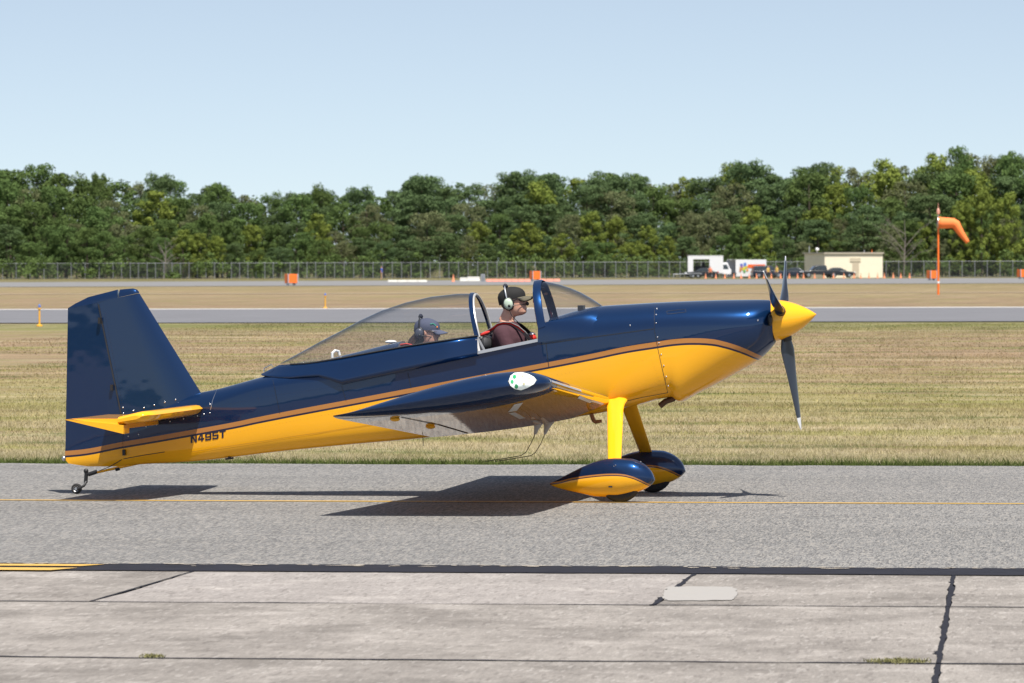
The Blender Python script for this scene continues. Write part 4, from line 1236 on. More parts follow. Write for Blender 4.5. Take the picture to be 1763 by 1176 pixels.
HEADP = [(-.122, .050, .000, .018), (-.114, .074, -.015, .036), (-.100, .087, -.034, .048), (-.082, .086, -.052, .056), (-.066, .0905, -.068, .061), (-.052, .088, -.078, .064), (-.036, .089, -.086, .067),
         (-.018, .086, -.092, .070), (.004, .082, -.097, .073), (.022, .079, -.100, .075), (.040, .088, -.102, .076), (.062, .087, -.101, .0765), (.085, .076, -.094, .071), (.105, .055, -.078, .058), (.120, .026, -.050, .037), (.127, -.004, -.020, .012)]
def add_head(mb, M, s=1.0):
    """skull with brow, nose, lips and chin; +x is the way it faces"""
    rr = []
    nosep = pchip([-.05, -.034, -.026, -.012, .008, .026, .05], [0, .010, .024, .021, .012, .004, 0])
    lipp = pchip([-.085, -.072, -.066, -.060, -.054, -.046, -.03], [0, .005, .002, .0, .006, .003, 0])
    for z, xf, xb, hw in HEADP:
        ring = []; cx_ = (xf + xb) / 2; a = (xf - xb) / 2
        for j in range(40):
            t = 2 * math.pi * j / 40 ; c, sn = math.cos(t), math.sin(t)
            ex = 2.25
            x = cx_ + a * math.copysign(abs(c) ** (2 / ex), c); y = hw * math.copysign(abs(sn) ** (2 / ex), sn)
            ring.append(Vector((x, y, z)))
        rr.append(ring)
    # finer slices
    out = []
    zs_ = np.linspace(HEADP[0][0], HEADP[-1][0], 44)
    F_ = [pchip([h[0] for h in HEADP], [h[i] for h in HEADP]) for i in (1, 2, 3)]
    for z in zs_:
        xf, xb, hw = (f_(z) for f_ in F_); cx_ = (xf + xb) / 2; a = (xf - xb) / 2; ring = []
        for j in range(48):
            t = 2 * math.pi * j / 48; c, sn = math.cos(t), math.sin(t); ex = 2.25
            x = cx_ + a * math.copysign(abs(c) ** (2 / ex), c); y = hw * math.copysign(abs(sn) ** (2 / ex), sn)
            if c > 0:
                x += nosep(z) * 1.15 * math.exp(-(y / .0125) ** 2) + lipp(z) * math.exp(-(y / .022) ** 2)
                x -= .010 * math.exp(-((abs(y) - .032) / .014) ** 2) * math.exp(-((z - .016) / .014) ** 2)
            ring.append(M @ (Vector((x, y, z)) * s))
        out.append(ring)
    mb.rings(out, True, True, True)
    for sd_ in (-1, 1):      # ears
        rot = M.to_3x3() @ Matrix.Rotation(R(-12), 3, 'Y') @ Matrix.Rotation(R(18) * sd_, 3, 'Z')
        mb.ball(M @ (Vector((-.012, sd_ * .077, -.002)) * s), (.018 * s, .009 * s, .032 * s), 10, 7, rot=rot)

def limb(mb, pts, rad, n=12): mb.tube(pts, rad, n)

def add_hand(mb, wrist, d, side, s=1.0, curl=.5):
    """palm, four unequal bent fingers and a thumb from the side of the palm"""
    d = Vector(d).normalized(); lat = Vector((0, side, 0)); lat = (lat - d * lat.dot(d)).normalized(); dn = d.cross(lat) * side
    if dn.z > 0: dn = -dn
    pm = wrist + d * .05 * s
    mb.ball(pm, (.048 * s, .040 * s, .018 * s), 10, 7, rot=Matrix((d, lat, d.cross(lat))).transposed())
    for i, L in enumerate((.068, .078, .073, .056)):
        b0 = wrist + d * .085 * s + lat * (.028 - .0187 * i) * s; b1 = b0 + (d * .8 + dn * curl) * L * .5 * s; b2 = b1 + (d * .3 + dn * (curl + .5)) * L * .5 * s
        mb.tube([b0 - d * .02 * s, b0, b1, b2], [.009 * s, .009 * s, .0085 * s, .007 * s], 8)
    t0 = wrist + d * .025 * s + lat * .032 * s
    mb.tube([t0, t0 + (d * .6 + lat * .6 + dn * .3) * .04 * s, t0 + (d * .9 + lat * .3 + dn * .7) * .068 * s], [.012 * s, .0105 * s, .008 * s], 8)

def seated(name, head_px, tilt, shirt_mt, label, small, extra):
    hx, hz = pl(*head_px, 0)
    hip = Vector((hx - .01, 0, hz - .645 * small))
    root = empty(name); root.matrix_world = PM @ Matrix.Translation(hip)
    tag(root, label, 'person')
    H = Matrix.Translation(Vector((hx, 0, hz)) - hip) @ Matrix.Rotation(R(-tilt), 4, 'Y') @ Matrix.Diagonal((1.10, 1.0, .97, 1.0))
    s = small; up = Vector((0, 0, 1))
    sh = Vector((-.055 * s, 0, .46 * s))            # base of the neck
    mb = MB(); add_head(mb, H, s)
    limb(mb, [H @ Vector((-.022 * s, 0, -.035 * s)), (H @ Vector((-.03 * s, 0, -.11 * s)) + sh + Vector((.0, 0, .10 * s))) / 2, sh + Vector((0, 0, .02 * s))], [.060 * s, .058 * s, .066 * s], 16)
    tors = [(.0, .15, .125), (.12, .155, .13), (.25, .17, .14), (.34, .185, .135), (.41, .175, .112), (.455, .12, .085), (.485, .075, .065)]
    def torso(mb, grow):
        rr = []
        for z, w, d_ in tors:
            k = z / .475; ring = []
            for j in range(24):
                t = 2 * math.pi * j / 24
                ring.append(Vector((sh.x * k + (d_ * s + grow) * math.cos(t) + .012 * s, (w * s + grow) * math.copysign(abs(math.sin(t)) ** .85, math.sin(t)), z * s)))
            rr.append(ring)
        mb.rings(rr, True, True, True)
    torso(mb, 0)
    arms = []
    for sd_ in (-1, 1):
        a = Vector((-.055 * s, sd_ * .170 * s, .385 * s)); e = Vector((.05 * s, sd_ * .225 * s, .13 * s)); w = Vector((.27 * s, sd_ * .13 * s, .14 * s))
        arms.append((a, e, w))
        limb(mb, [a, (a + e) / 2, e, (e + w) / 2, w], [.058 * s, .050 * s, .042 * s, .036 * s, .027 * s])
        add_hand(mb, w, (w - e), -sd_, s)
        k = Vector((.38 * s, sd_ * .11 * s, .13 * s)); an = Vector((.60 * s, sd_ * .10 * s, -.08 * s))
        limb(mb, [Vector((0, sd_ * .09 * s, .02)), k, an], [.085 * s, .058 * s, .038 * s])
        limb(mb, [an, an + Vector((.14 * s, 0, -.02))], [.036 * s, .028 * s])
    nk = hip_to_neck = sh.z + .03 * s
    body = voxel_body('body', mb, [M_SKIN], root, .0065, 3)
    mb = MB(); torso(mb, .012)
    mb.ball(sh + Vector((.004, 0, -.015 * s)), (.085 * s, .10 * s, .045 * s), 16, 8)
    for a, e, w in arms:
        limb(mb, [a + Vector((0, 0, .004)), (a + e) / 2, a + (e - a) * .72], [.074 * s, .068 * s, .066 * s], 14)
        mb.ball(a, (.076 * s, .074 * s, .072 * s), 14, 8)
    voxel_body('t_shirt', mb, [shirt_mt], root, .010, 5)
    mb = MB()
    limb(mb, [Vector((0, -.09 * s, .02)), Vector((.38 * s, -.11 * s, .13 * s)), Vector((.58 * s, -.10 * s, -.05 * s))], [.10 * s, .072 * s, .055 * s])
    limb(mb, [Vector((0, .09 * s, .02)), Vector((.38 * s, .11 * s, .13 * s)), Vector((.58 * s, .10 * s, -.05 * s))], [.10 * s, .072 * s, .055 * s])
    mb.ball((0, 0, .03), (.14 * s, .17 * s, .11 * s))
    voxel_body('trousers', mb, [mat('denim', (.035, .05, .10), .85)], root, .016, 3)
    extra(root, H, s)
    return root, H

def cap(root, H, s, mt_c, mt_v, back_drop=0.0):
    mb = MB(); rr = []
    for z, g_ in ((.026, .008), (.045, .010), (.07, .011), (.095, .010), (.115, .009), (.130, .006), (.138, .0)):
        k = pchip([.026, .05, .075, .095, .115, .130, .138], [1, 1.0, .97, .88, .68, .40, .06])(z)
        ring = []
        for j in range(32):
            t = 2 * math.pi * j / 32
            zz = z - (back_drop + .030 * s) * max(0, -math.cos(t)) * max(0, 1 - (z - .026) / .05)
            ring.append(H @ (Vector((-.006 + (.098 + g_) * k * math.cos(t), (.078 + g_) * k * math.sin(t), zz)) * s))
        rr.append(ring)
    mb.rings(rr, True, False, True)
    c = mb.build('cap', mt_c, root, True, 60)
    mb = MB(); top = []; bot = []
    nn = 14; mm = 6; v = []
    for i in range(nn + 1):
        a = R(-62 + 124 * i / nn)
        for j in range(mm + 1):
            r = j / mm
            x = -.006 + .104 * math.cos(a) * (1 - r) + r * (.104 * math.cos(a) + .074 * math.cos(a) ** .6)
            y = .086 * math.sin(a) * (1 - .10 * r)
            z = .030 - .016 * r + .004 * math.cos(a) - .034 * (y / .08) ** 2 * r - .006 * r * r
            v.append(H @ (Vector((x, y, z)) * s))
    f = [(i*(mm+1)+j, (i+1)*(mm+1)+j, (i+1)*(mm+1)+j+1, i*(mm+1)+j+1) for i in range(nn) for j in range(mm)]
    o = obj('visor', v, f, mt_v, c, True, 60)
    sd = o.modifiers.new('t', 'SOLIDIFY'); sd.thickness = .004
    return c

def headset(root, H0, s, shell, band_mt, back=.0):
    mic = True; H = H0 @ Matrix.Translation((-back * s, 0, .004)) if back else H0
    e = empty_part = None
    mb = MB()
    pts = [H @ (Vector((-.012 - .012 * math.sin(R(a)) , .096 * math.cos(R(a)), .155 * math.sin(R(a)) * (1 if math.sin(R(a)) > 0 else .3))) * s) for a in np.linspace(-5, 185, 20)]
    mb.tube(pts, .008 * s, 8, flat=1.6); hs = mb.build('headset', band_mt, root)
    mb = MB(); mb.tube(pts[7:13], .015 * s, 8); mb.build('headband_pad', mat('headband_pad', (.02, .022, .035), .7), hs)
    for sd_ in (-1, 1):
        c0 = H @ (Vector((-.012, sd_ * .088, -.012)) * s); axis = (H.to_3x3() @ Vector((0, sd_, 0))).normalized()
        def ell(prof, mt, nm):
            mb = MB(); ex = (H.to_3x3() @ Vector((1, 0, 0))).normalized(); ez = (H.to_3x3() @ Vector((0, 0, 1))).normalized(); rr = []
            for t, r in prof: rr.append([c0 + axis * t * s + (ex * math.cos(q) * r * .90 + ez * math.sin(q) * r * 1.12) * s for q in np.linspace(0, 6.2832, 21)[:-1]])
            mb.rings(rr, True, True, True); return mb.build(nm, mt, hs, True, 50)
        ell([(-.022, .042), (-.016, .051), (-.002, .052), (.006, .045)], M_BLACK, 'ear_seal')
        ell([(.004, .043), (.014, .042), (.024, .036), (.030, .024), (.032, .006)], shell, 'ear_cup')
    mb = MB(); mb.ball(H @ (Vector((-.005, -.114, -.030)) * s), .013 * s, 10, 6); mb.build('volume_knob', M_BLACK, hs)
    if mic:
        mb = MB(); mb.tube([H @ (Vector(p) * s) for p in ((-.004, -.112, -.030), (.04, -.098, -.034), (.085, -.06, -.038), (.112, -.025, -.040))], .0032 * s, 6); mb.build('microphone_boom', M_BLACK, hs)
        mb = MB(); mb.ball(H @ (Vector((.120, -.012, -.040)) * s), (.014 * s, .012 * s, .016 * s), 10, 7); mb.build('microphone', M_BLACK, hs)
    mb = MB(); mb.tube([H @ (Vector(p) * s) for p in ((-.012, -.10, -.068), (-.005, -.095, -.11), (.02, -.09, -.16), (.05, -.10, -.20))], .0028 * s, 6); mb.build('headset_cable', M_BLACK, hs)

def glasses(root, H, s, mt):
    mb = MB()
    for sd_ in (-1, 1):
        rr = []
        for q in np.linspace(0, 6.2832, 15)[:-1]: rr.append(H @ (Vector((.094 - .010 * abs(sd_), sd_ * (.032 + .026 * math.cos(q)), .010 + .021 * math.sin(q))) * s))
        r2 = [p + H.to_3x3() @ Vector((.006 * s, 0, 0)) for p in rr]
        mb.rings([rr, r2], True, True, True)
        mb.tube([H @ (Vector(p) * s) for p in ((.088, sd_ * .055, .018), (.05, sd_ * .074, .018), (-.005, sd_ * .08, .012))], .005 * s, 6)
        mb.ball(H @ (Vector((.074, sd_ * .056, .010)) * s), (.022 * s, .007 * s, .018 * s), 8, 6)
    mb.tube([H @ (Vector(p) * s) for p in ((.096, -.014, .018), (.100, 0, .020), (.096, .014, .018))], .003 * s, 6)
    mb.build('sunglasses', mt, root)

M_DARKG = mat('dark_lens', (.008, .008, .010), .08, coat=1.0)
def pilot_extra(root, H, s):
    cap(root, H, s, mat('black_cap', (.009, .0085, .0085), .85, var=.2), mat('olive_visor', (.10, .088, .058), .85))
    glasses(root, H, s, M_DARKG)
    headset(root, H, s, mat('pale_green_shell', (.46, .55, .44), .25, coat=.6), M_STEEL, .014)
    mb = MB(); rr = []      # cropped hair below the cap
    for z, k in ((-.065, .55), (-.045, .9), (-.01, 1.0), (.03, 1.0)):
        F_ = [pchip([h[0] for h in HEADP], [h[i] for h in HEADP])(z) for i in (1, 2, 3)]
        rr.append([H @ (Vector(((F_[0] + F_[1]) / 2 + (F_[0] - F_[1]) / 2 * math.copysign(abs(math.cos(t)) ** .89, math.cos(t)) * 1.03, F_[2] * 1.04 * math.copysign(abs(math.sin(t)) ** .89, math.sin(t)), z)) * s) for t in np.linspace(R(112), R(248), 18)])
    mb.rings(rr, False); mb.build('hair', M_HAIRG, root)
def pass_extra(root, H, s):
    c = cap(root, H, s, mat('slate_blue_cap', (.066, .075, .12), .85, var=.15), mat('slate_blue_visor', (.085, .095, .15), .85))
    def badge(nm, x, y, z, r, mt):
        mb = MB(); mb.ball(H @ (Vector((x, y, z)) * s), (r[0] * s, r[1] * s, r[2] * s), 8, 6); mb.build(nm, mt, c)
    for k, (x, y, z) in enumerate(((.040, -.078, .084), (.055, -.070, .088), (.066, -.060, .081), (.074, -.054, .070))):
        badge('cap_emblem', x, y, z, (.009, .006, .006), mat('green_thread', (.03, .32, .20), .7))
    badge('cap_emblem', .086, -.046, .058, (.008, .008, .010), mat('orange_thread', (.85, .25, .03), .7))
    glasses(root, H, s, mat('brown_lens', (.06, .035, .025), .1, coat=1))
    headset(root, H, s, mat('dark_grey_shell', (.06, .066, .09), .4), M_BLACK, .040)
    mb = MB(); rg = random.Random(4)
    mb.ball(H @ (Vector((-.055, 0, -.045)) * s), (.066 * s, .082 * s, .085 * s), 16, 10)
    mb.ball(H @ (Vector((-.070, 0, -.105)) * s), (.062 * s, .085 * s, .075 * s), 16, 10)
    for k in range(60):
        a = R(rg.uniform(95, 265)); p = Vector((-.035 + .07 * math.cos(a), .088 * math.sin(a), -.02)); q = p + Vector((-.03 - rg.random() * .03, rg.gauss(0, .012), -.10 - .06 * rg.random()))
        mb.tube([H @ (p * s), H @ (((p + q) / 2 + Vector((-.012, 0, 0))) * s), H @ (q * s)], [.010 * s, .009 * s, .003 * s], 5)
    mb.build('hair', M_HAIRB, root)
M_MAROON = mat('maroon_cotton', (.060, .022, .030), .9, var=.22, scale=11, bump=1.0)
seated('person', (884, 520.5), 11, M_MAROON, 'person in maroon t-shirt and headset sitting in the open front cockpit', 1.0, pilot_extra)
seated('person', (736, 573), -3, mat('grey_cotton', (.14, .14, .15), .9), 'person in slate blue cap and headset under the slid-back canopy', .93, pass_extra)

def standing(loc, face, shirt, legs, label, h=1.75):
    root = empty('person', loc, face); tag(root, label, 'person'); s = h / 1.75
    mb = MB(); H = Matrix.Translation((0.02 * s, 0, 1.62 * s)); add_head(mb, H, s)
    limb(mb, [(0, 0, 1.54 * s), (-.01, 0, 1.42 * s)], [.055 * s, .065 * s])
    rr = [[Vector((d_ * s * math.cos(t), w * s * math.sin(t), z * s)) for t in np.linspace(0, 6.2832, 17)[:-1]] for z, w, d_ in ((.86, .16, .11), (1.0, .15, .105), (1.2, .18, .12), (1.36, .20, .115), (1.45, .13, .08))]
    mb.rings(rr, True, True, True)
    for sd_ in (-1, 1):
        mb.tube([(0, sd_ * .18 * s, 1.38 * s), (.0, sd_ * .24 * s, 1.10 * s), (.08 * s, sd_ * .24 * s, .86 * s)], [.055 * s, .045 * s, .030 * s], 10)
        add_hand(mb, Vector((.08 * s, sd_ * .24 * s, .86 * s)), (.2, 0, -1), -sd_, s)
        mb.tube([(0, sd_ * .09 * s, .92 * s), (.02 * s, sd_ * .10 * s, .50 * s), (-.01, sd_ * .11 * s, .08 * s)], [.088 * s, .060 * s, .042 * s], 12)
        mb.tube([(-.04 * s, sd_ * .11 * s, .045 * s), (.17 * s, sd_ * .13 * s, .035 * s)], [.045 * s, .035 * s], 10)
    voxel_body('body', mb, [M_SKIN], root, .014, 2)
    mb = MB(); mb.rings([[p * 1.0 + Vector((p.x * .12, p.y * .10, 0)) for p in r_] for r_ in rr[:]], True, True, True)
    for sd_ in (-1, 1): mb.tube([(0, sd_ * .17 * s, 1.39 * s), (0, sd_ * .22 * s, 1.18 * s)], [.068 * s, .062 * s], 12)
    voxel_body('shirt', mb, [shirt], root, .02, 2)
    mb = MB(); mb.ball((0, 0, .88 * s), (.13 * s, .17 * s, .09 * s))
    for sd_ in (-1, 1): mb.tube([(0, sd_ * .09 * s, .90 * s), (.02 * s, sd_ * .10 * s, .50 * s), (-.01, sd_ * .11 * s, .10 * s)], [.10 * s, .074 * s, .060 * s], 12)
    voxel_body('trousers', mb, [legs], root, .02, 2)
    mb = MB(); mb.ball(H @ Vector((-.012 * s, 0, .035 * s)), (.10 * s, .082 * s, .10 * s)); mb.build('hair', M_HAIRB, root)
    return root
# ------------------------------------------------------------------ the far side of the field
def gpos(u, v, z=0.0):
    p = ground(u, v); p.z = z
    return p

def far(u, D):
    """place on the ground at depth D under picture column u"""
    p = at_depth(u, 480, D)
    return Vector((p.x, D, 0))

# windsock
def windsock():
    p = gpos(1615.5, 507); sc = FPX / p.y
    top = at_depth(1616.5, 357, p.y).z
    root = empty('windsock', p); tag(root, 'orange windsock bent downward on a tall orange pole', 'windsock')
    z_ring0 = at_depth(1617, 375, p.y).z; z_ring1 = at_depth(1617, 392, p.y).z
    zm = (z_ring0 + z_ring1) / 2
    mb = MB(); mb.tube([(0, 0, -0.02), (0, 0, zm)], [.075, .05], 12); pole = mb.build('pole', M_ORANGE, root)
    mb = MB(); zb = at_depth(1616, 486, p.y).z; mb.tube([(0, 0, zb - .07), (0, 0, zb + .07)], .08, 12); mb.build('white_band', M_WHITE, root)
    mb = MB(); mb.tube([(0, 0, zm), (0, 0, top - .25)], .035, 8); mb.build('mast', M_SILVER, root)
    mb = MB(); mb.lathe((0, 0, at_depth(1617, 369, p.y).z), (0, 0, 1), [(0, .06), (.04, .1), (.2, .11), (.34, .07), (.4, .02), (.7, .012)], 12)
    mb.build('beacon', mat('beacon_glass', (.62, .30, .22), .3), root)
    def w(u, v, dy=0): q = at_depth(u, v, p.y); return Vector((q.x - p.x, dy, q.z))
    cl = [(1614.5, 383.0, 10.2), (1622, 384, 9.8), (1634, 384, 9.0), (1641, 384.2, 8.6), (1645.5, 386.5, 8.2), (1650, 394, 6.8), (1655, 402, 5.8), (1660, 409, 4.8), (1664.5, 415, 4.0), (1666.5, 417.5, 3.6)]
    mb = MB(); mb.tube([w(u, v) for u, v, _ in cl], [r * p.y / FPX for *_, r in cl], 20, caps=False)
    s = mb.build('sock', mat('orange_fabric', (.90, .22, .055), .8, var=.12, scale=3), root, True, 60)
    sd = s.modifiers.new('t', 'SOLIDIFY'); sd.thickness = .01
    mb = MB(); a = w(1614.5, 383); r = 10.2 * p.y / FPX
    mb.tube([a + Vector((0, r * math.cos(t), r * math.sin(t))) for t in np.linspace(0, 6.2832, 21)], .03, 6); mb.build('hoop', M_STEEL, root)
    return root
windsock()

# orange boxes on legs along the far road
def orange_box(u, vb, D_v, w_px, h_px, side_px, label):
    p = gpos(u, D_v); sc = FPX / p.y; w, h, d = w_px / sc, h_px / sc, 0.9
    z0 = (D_v - vb) / sc
    root = empty('marker_box', p, R(27)); tag(root, label, 'marker')
    mb = MB(); rr = []
    mb.box((0, 0, z0 + h / 2), (w, d, h)); b_ = mb.build('panel', M_ORANGE, root, smooth=False)
    bv = b_.modifiers.new('b', 'BEVEL'); bv.width = .03; bv.segments = 2
    for sx in (-1, 1):
        mb = MB(); mb.box((sx * (w / 2 + .02), -d / 2 - .02, z0 + h / 2), (.09, .09, h + .10)); mb.build('corner_post', M_SILVER, root, smooth=False)
    for sx in (-1, 1):
        mb = MB(); mb.box((sx * w * .35, 0, z0 / 2), (.10, .5, z0 + .02)); mb.build('leg', M_SILVER, root, smooth=False)
orange_box(501, 487.5, 491, 17, 15.5, 8, 'orange marker box on short legs by the empty stretch of fence')
orange_box(921, 481, 483.5, 14.5, 14, 3, 'orange marker box rising behind the low orange and white barriers')
orange_box(1604, 479.5, 482.5, 12, 13.5, 4, 'orange marker box beside the windsock pole')
orange_box(1760, 477, 480, 14, 13, 3, 'orange marker box near the fence beyond the windsock')

# runway edge lights on yellow stakes
def edge_light(u, vt, vb, label):
    p = gpos(u, vb); h = (vb - vt) * p.y / FPX
    root = empty('runway_light', p); tag(root, label, 'runway light')
    k = mat('yellow_stake', (.72, .36, .03), .6)
    mb = MB(); mb.lathe((0, 0, -.02), (0, 0, 1), [(0, .10), (.04, .10), (.07, .04)], 12); mb.build('base', k, root)
    mb = MB(); mb.lathe((0, 0, .03), (0, 0, 1), [(0, .032), (h - .18, .028), (h - .16, .05), (h - .11, .05)], 12); mb.build('stake', k, root)
    mb = MB(); mb.lathe((0, 0, h - .09), (0, 0, 1), [(0, .04), (.05, .05), (.10, .036), (.13, .012)], 12); mb.build('lamp', mat('blue_lamp_glass', (.10, .16, .42), .15, coat=1), root)
edge_light(68, 525.5, 561, 'yellow staked edge light on the near side of the runway')
edge_light(560, 506, 530.5, 'yellow staked edge light on the far side of the runway')

# beige shed
def shed():
    D = 712; sc = FPX / D; a, b_, c_ = far(1388, D), far(1417, D), far(1516.5, D)
    h = 42.5 / sc; w = c_.x - b_.x; dep = 5.5
    th = math.atan2(b_.x - a.x, dep) ; yaw = th * .5
    root = empty('storage_shed', Vector((b_.x, D - 4, 0)), R(2)); tag(root, 'flat-roofed beige storage shed by the fence', 'shed')
    ms = mat('beige_wall', (.80, .72, .55), .8, var=.06, scale=1.2); mr = mat('roof_edge', (.45, .40, .32), .7)
    k = (b_.x - a.x)
    # the end wall stands back at an angle so that it shows
    v = [(0, 0, -.05), (w, 0, -.05), (w - 1.2, 6, -.05), (-k, 5.2, -.05)]; v += [(x, y, h - .15) for x, y, _ in v]
    obj('wall', v, [(0, 1, 5, 4), (1, 2, 6, 5), (2, 3, 7, 6), (3, 0, 4, 7), (4, 5, 6, 7)], ms, root, smooth=False)
    v = [(-.12, -.2, h - .15), (w + .15, -.2, h - .15), (w - 1.1, 6.2, h - .15), (-k - .25, 5.4, h - .15)]; v += [(x, y, h + .05) for x, y, _ in v]
    obj('roof', v, [(0, 1, 5, 4), (1, 2, 6, 5), (2, 3, 7, 6), (3, 0, 4, 7), (4, 5, 6, 7), (3, 2, 1, 0)], mr, root, smooth=False)
    mb = MB(); mb.box((4.45, -.03, 1.1), (.95, .05, 2.1)); d_ = mb.build('door', mat('beige_door', (.52, .44, .32), .6), root, smooth=False)
    mb = MB(); mb.box((4.85, -.07, 1.05), (.05, .05, .16)); mb.build('handle', M_STEEL, d_, smooth=False)
    mb = MB(); mb.box((4.4, -.05, h - 1.0), (1.5, .08, .55)); mb.build('vent_panel', mat('beige_panel', (.54, .47, .34), .6), root, smooth=False)
    mb = MB(); mb.tube([(-.9, 2, h), (-.9, 2, h + .35)], .05, 8); mb.ball((-.9, 2, h + .5), .26); mb.build('roof_fan', M_WHITE, root)
    for x in (5.9, 7.0):
        mb = MB(); mb.tube([(x, 2, h), (x, 2, h + .4)], .05, 8); mb.build('roof_pipe', M_ORANGE if x > 6 else M_SILVER, root)
    mb = MB(); mb.tube([(-1.9, 3.4, h), (-1.9, 3.4, h + 1.0)], .06, 8); mb.build('roof_pipe', M_SILVER, root)
shed()

# vehicles
M_CARGLASS = mat('car_glass', (.02, .028, .03), .06, coat=1.0)
M_CARBLK = mat('black_car_paint', (.010, .011, .013), .35, coat=.35)
M_CARNAVY = mat('navy_car_paint', (.010, .015, .028), .35, coat=.35)
M_LAMP = mat('headlamp', (.75, .76, .78), .15, coat=1.0)
M_TAIL = mat('tail_lamp', (.45, .02, .02), .2, coat=1.0)
def wheel(parent, x, y, r, w=.22):
    mb = MB(); mb.lathe((x, y, r), (0, 1, 0), [(-w/2, r * .6), (-w/2, r * .9), (-w/3, r), (w/3, r), (w/2, r * .9), (w/2, r * .6)], 20); o = mb.build('wheel', M_RUBBER, parent)
    mb = MB(); mb.lathe((x, y, r), (0, 1, 0), [(-w/2 - .01, .03), (-w/2, r * .58), (w/2, r * .58), (w/2 + .01, .03)], 14); mb.build('rim', M_STEEL, o)
def prism(prof, hw0, hw1f, mt, name, parent, bev=.05):
    """side profile swept across the width; hw(z) narrows upward"""
    zs_ = [p[1] for p in prof]; z0, z1 = min(zs_), max(zs_); v = []
    k = len(prof)
    for s in (-1, 1):
        for x, z in prof:
            t = (z - z0) / (z1 - z0); v.append((x, s * lerp(hw0, hw1f, t ** 2), z))
    f = [tuple(range(k))[::-1], tuple(range(k, 2*k))] + [(i, (i+1) % k, (i+1) % k + k, i + k) for i in range(k)]
    o = obj(name, v, f, mt, parent, True, 30)
    b_ = o.modifiers.new('b', 'BEVEL'); b_.width = bev; b_.segments = 3; b_.limit_method = 'ANGLE'; b_.angle_limit = R(25)
    return o
def car(loc, rz, kind, mt, label):
    root = empty('parked_car' if kind != 'pickup' else 'pickup_truck', loc, rz)
    tag(root, label, 'car' if kind != 'pickup' else 'truck')
    if kind == 'suv':
        body = [(-2.3, .35), (-2.35, .75), (-2.3, 1.05), (1.05, 1.08), (2.1, .98), (2.35, .75), (2.35, .35)]; cab = [(-2.25, 1.03), (-2.05, 1.68), (-1.7, 1.75), (.2, 1.73), (.55, 1.62), (1.25, 1.03)]; hw = .92
        win = [((-1.95, 1.12), (-1.78, 1.60), (-1.2, 1.63), (-1.2, 1.12)), ((-1.1, 1.12), (-1.1, 1.63), (-.2, 1.63), (-.2, 1.12)), ((-.1, 1.12), (-.1, 1.62), (.3, 1.58), (.95, 1.12))]; wx = (-1.45, 1.45); r = .37
    elif kind == 'sedan':
        body = [(-2.35, .32), (-2.38, .70), (-2.25, .92), (-1.5, .98), (1.0, .96), (2.0, .84), (2.32, .62), (2.32, .32)]; cab = [(-1.75, .93), (-1.05, 1.40), (-.6, 1.46), (.15, 1.44), (1.1, .93)]; hw = .90
        win = [((-1.45, 1.0), (-.95, 1.34), (-.5, 1.37), (-.5, 1.0)), ((-.4, 1.0), (-.4, 1.37), (.1, 1.36), (.8, 1.0))]; wx = (-1.42, 1.42); r = .33
    else:
        body = [(-2.8, .48), (-2.82, 1.05), (.95, 1.08), (2.3, 1.0), (2.65, .82), (2.65, .48)]; cab = [(-.95, 1.05), (-.85, 1.72), (-.6, 1.80), (.45, 1.78), (.75, 1.70), (1.35, 1.05)]; hw = .98
        win = [((-.80, 1.16), (-.72, 1.66), (-.05, 1.68), (-.05, 1.16)), ((.05, 1.16), (.05, 1.68), (.5, 1.66), (1.05, 1.16))]; wx = (-1.85, 1.75); r = .40
    prism(body, hw, hw * .96, mt, 'body', root, .07); prism(cab, hw * .95, hw * .74, mt, 'cabin', root, .08)
    z0, z1 = cab[0][1], max(p[1] for p in cab)
    for s in (-1, 1):
        for q in win:
            v = [(x, s * (lerp(hw * .95, hw * .74, ((z - z0) / (z1 - z0)) ** 2) + .012), z) for x, z in q]; obj('side_window', v, [(0, 1, 2, 3)], M_CARGLASS, root, smooth=False)
    (xa, za), (xb, zb) = cab[-2], cab[-1]
    v = []
    for t in (.12, .9):
        x, z = lerp(xb, xa, t), lerp(zb, za, t); y = lerp(hw * .95, hw * .74, ((z - z0) / (z1 - z0)) ** 2) - .10
        v += [(x + .03, -y, z + .015), (x + .03, y, z + .015)]
    obj('windscreen', v, [(0, 1, 3, 2)], M_CARGLASS, root, smooth=False)
    xf = max(p[0] for p in body); xr = min(p[0] for p in body)
    for s in (-1, 1):
        mb = MB(); mb.ball((xf - .12, s * hw * .72, .74 if kind != 'pickup' else .85), (.16, .2, .09)); mb.build('headlight', M_LAMP, root)
        mb = MB(); mb.ball((xr + .08, s * hw * .78, .85), (.10, .14, .13)); mb.build('tail_light', M_TAIL, root)
        for x in wx: wheel(root, x, s * (hw - .10), r)
        mb = MB(); mb.ball((cab[-1][0] - .25, s * (hw + .10), cab[0][1] + .12), (.06, .10, .07)); mb.build('mirror', mt, root)
    if kind == 'pickup':
        mb = MB(); mb.box((-1.9, 0, 1.09), (1.7, 1.6, .03)); mb.build('bed_cover', M_BLACK, root, smooth=False)
    return root
DV = 698
car(far(1322, DV + 1), R(8), 'suv', M_CARNAVY, 'dark navy sport utility car parked against the white truck with the orange band')
car(far(1364, DV + 3), R(176), 'sedan', M_CARNAVY, 'dark sedan parked between the navy car and the black pickup')
car(far(1411, DV), R(188), 'pickup', M_CARBLK, 'black pickup truck parked in front of the beige shed')
car(far(1444, DV + 4), R(4), 'sedan', M_CARBLK, 'low black car parked behind the black pickup at the shed door')

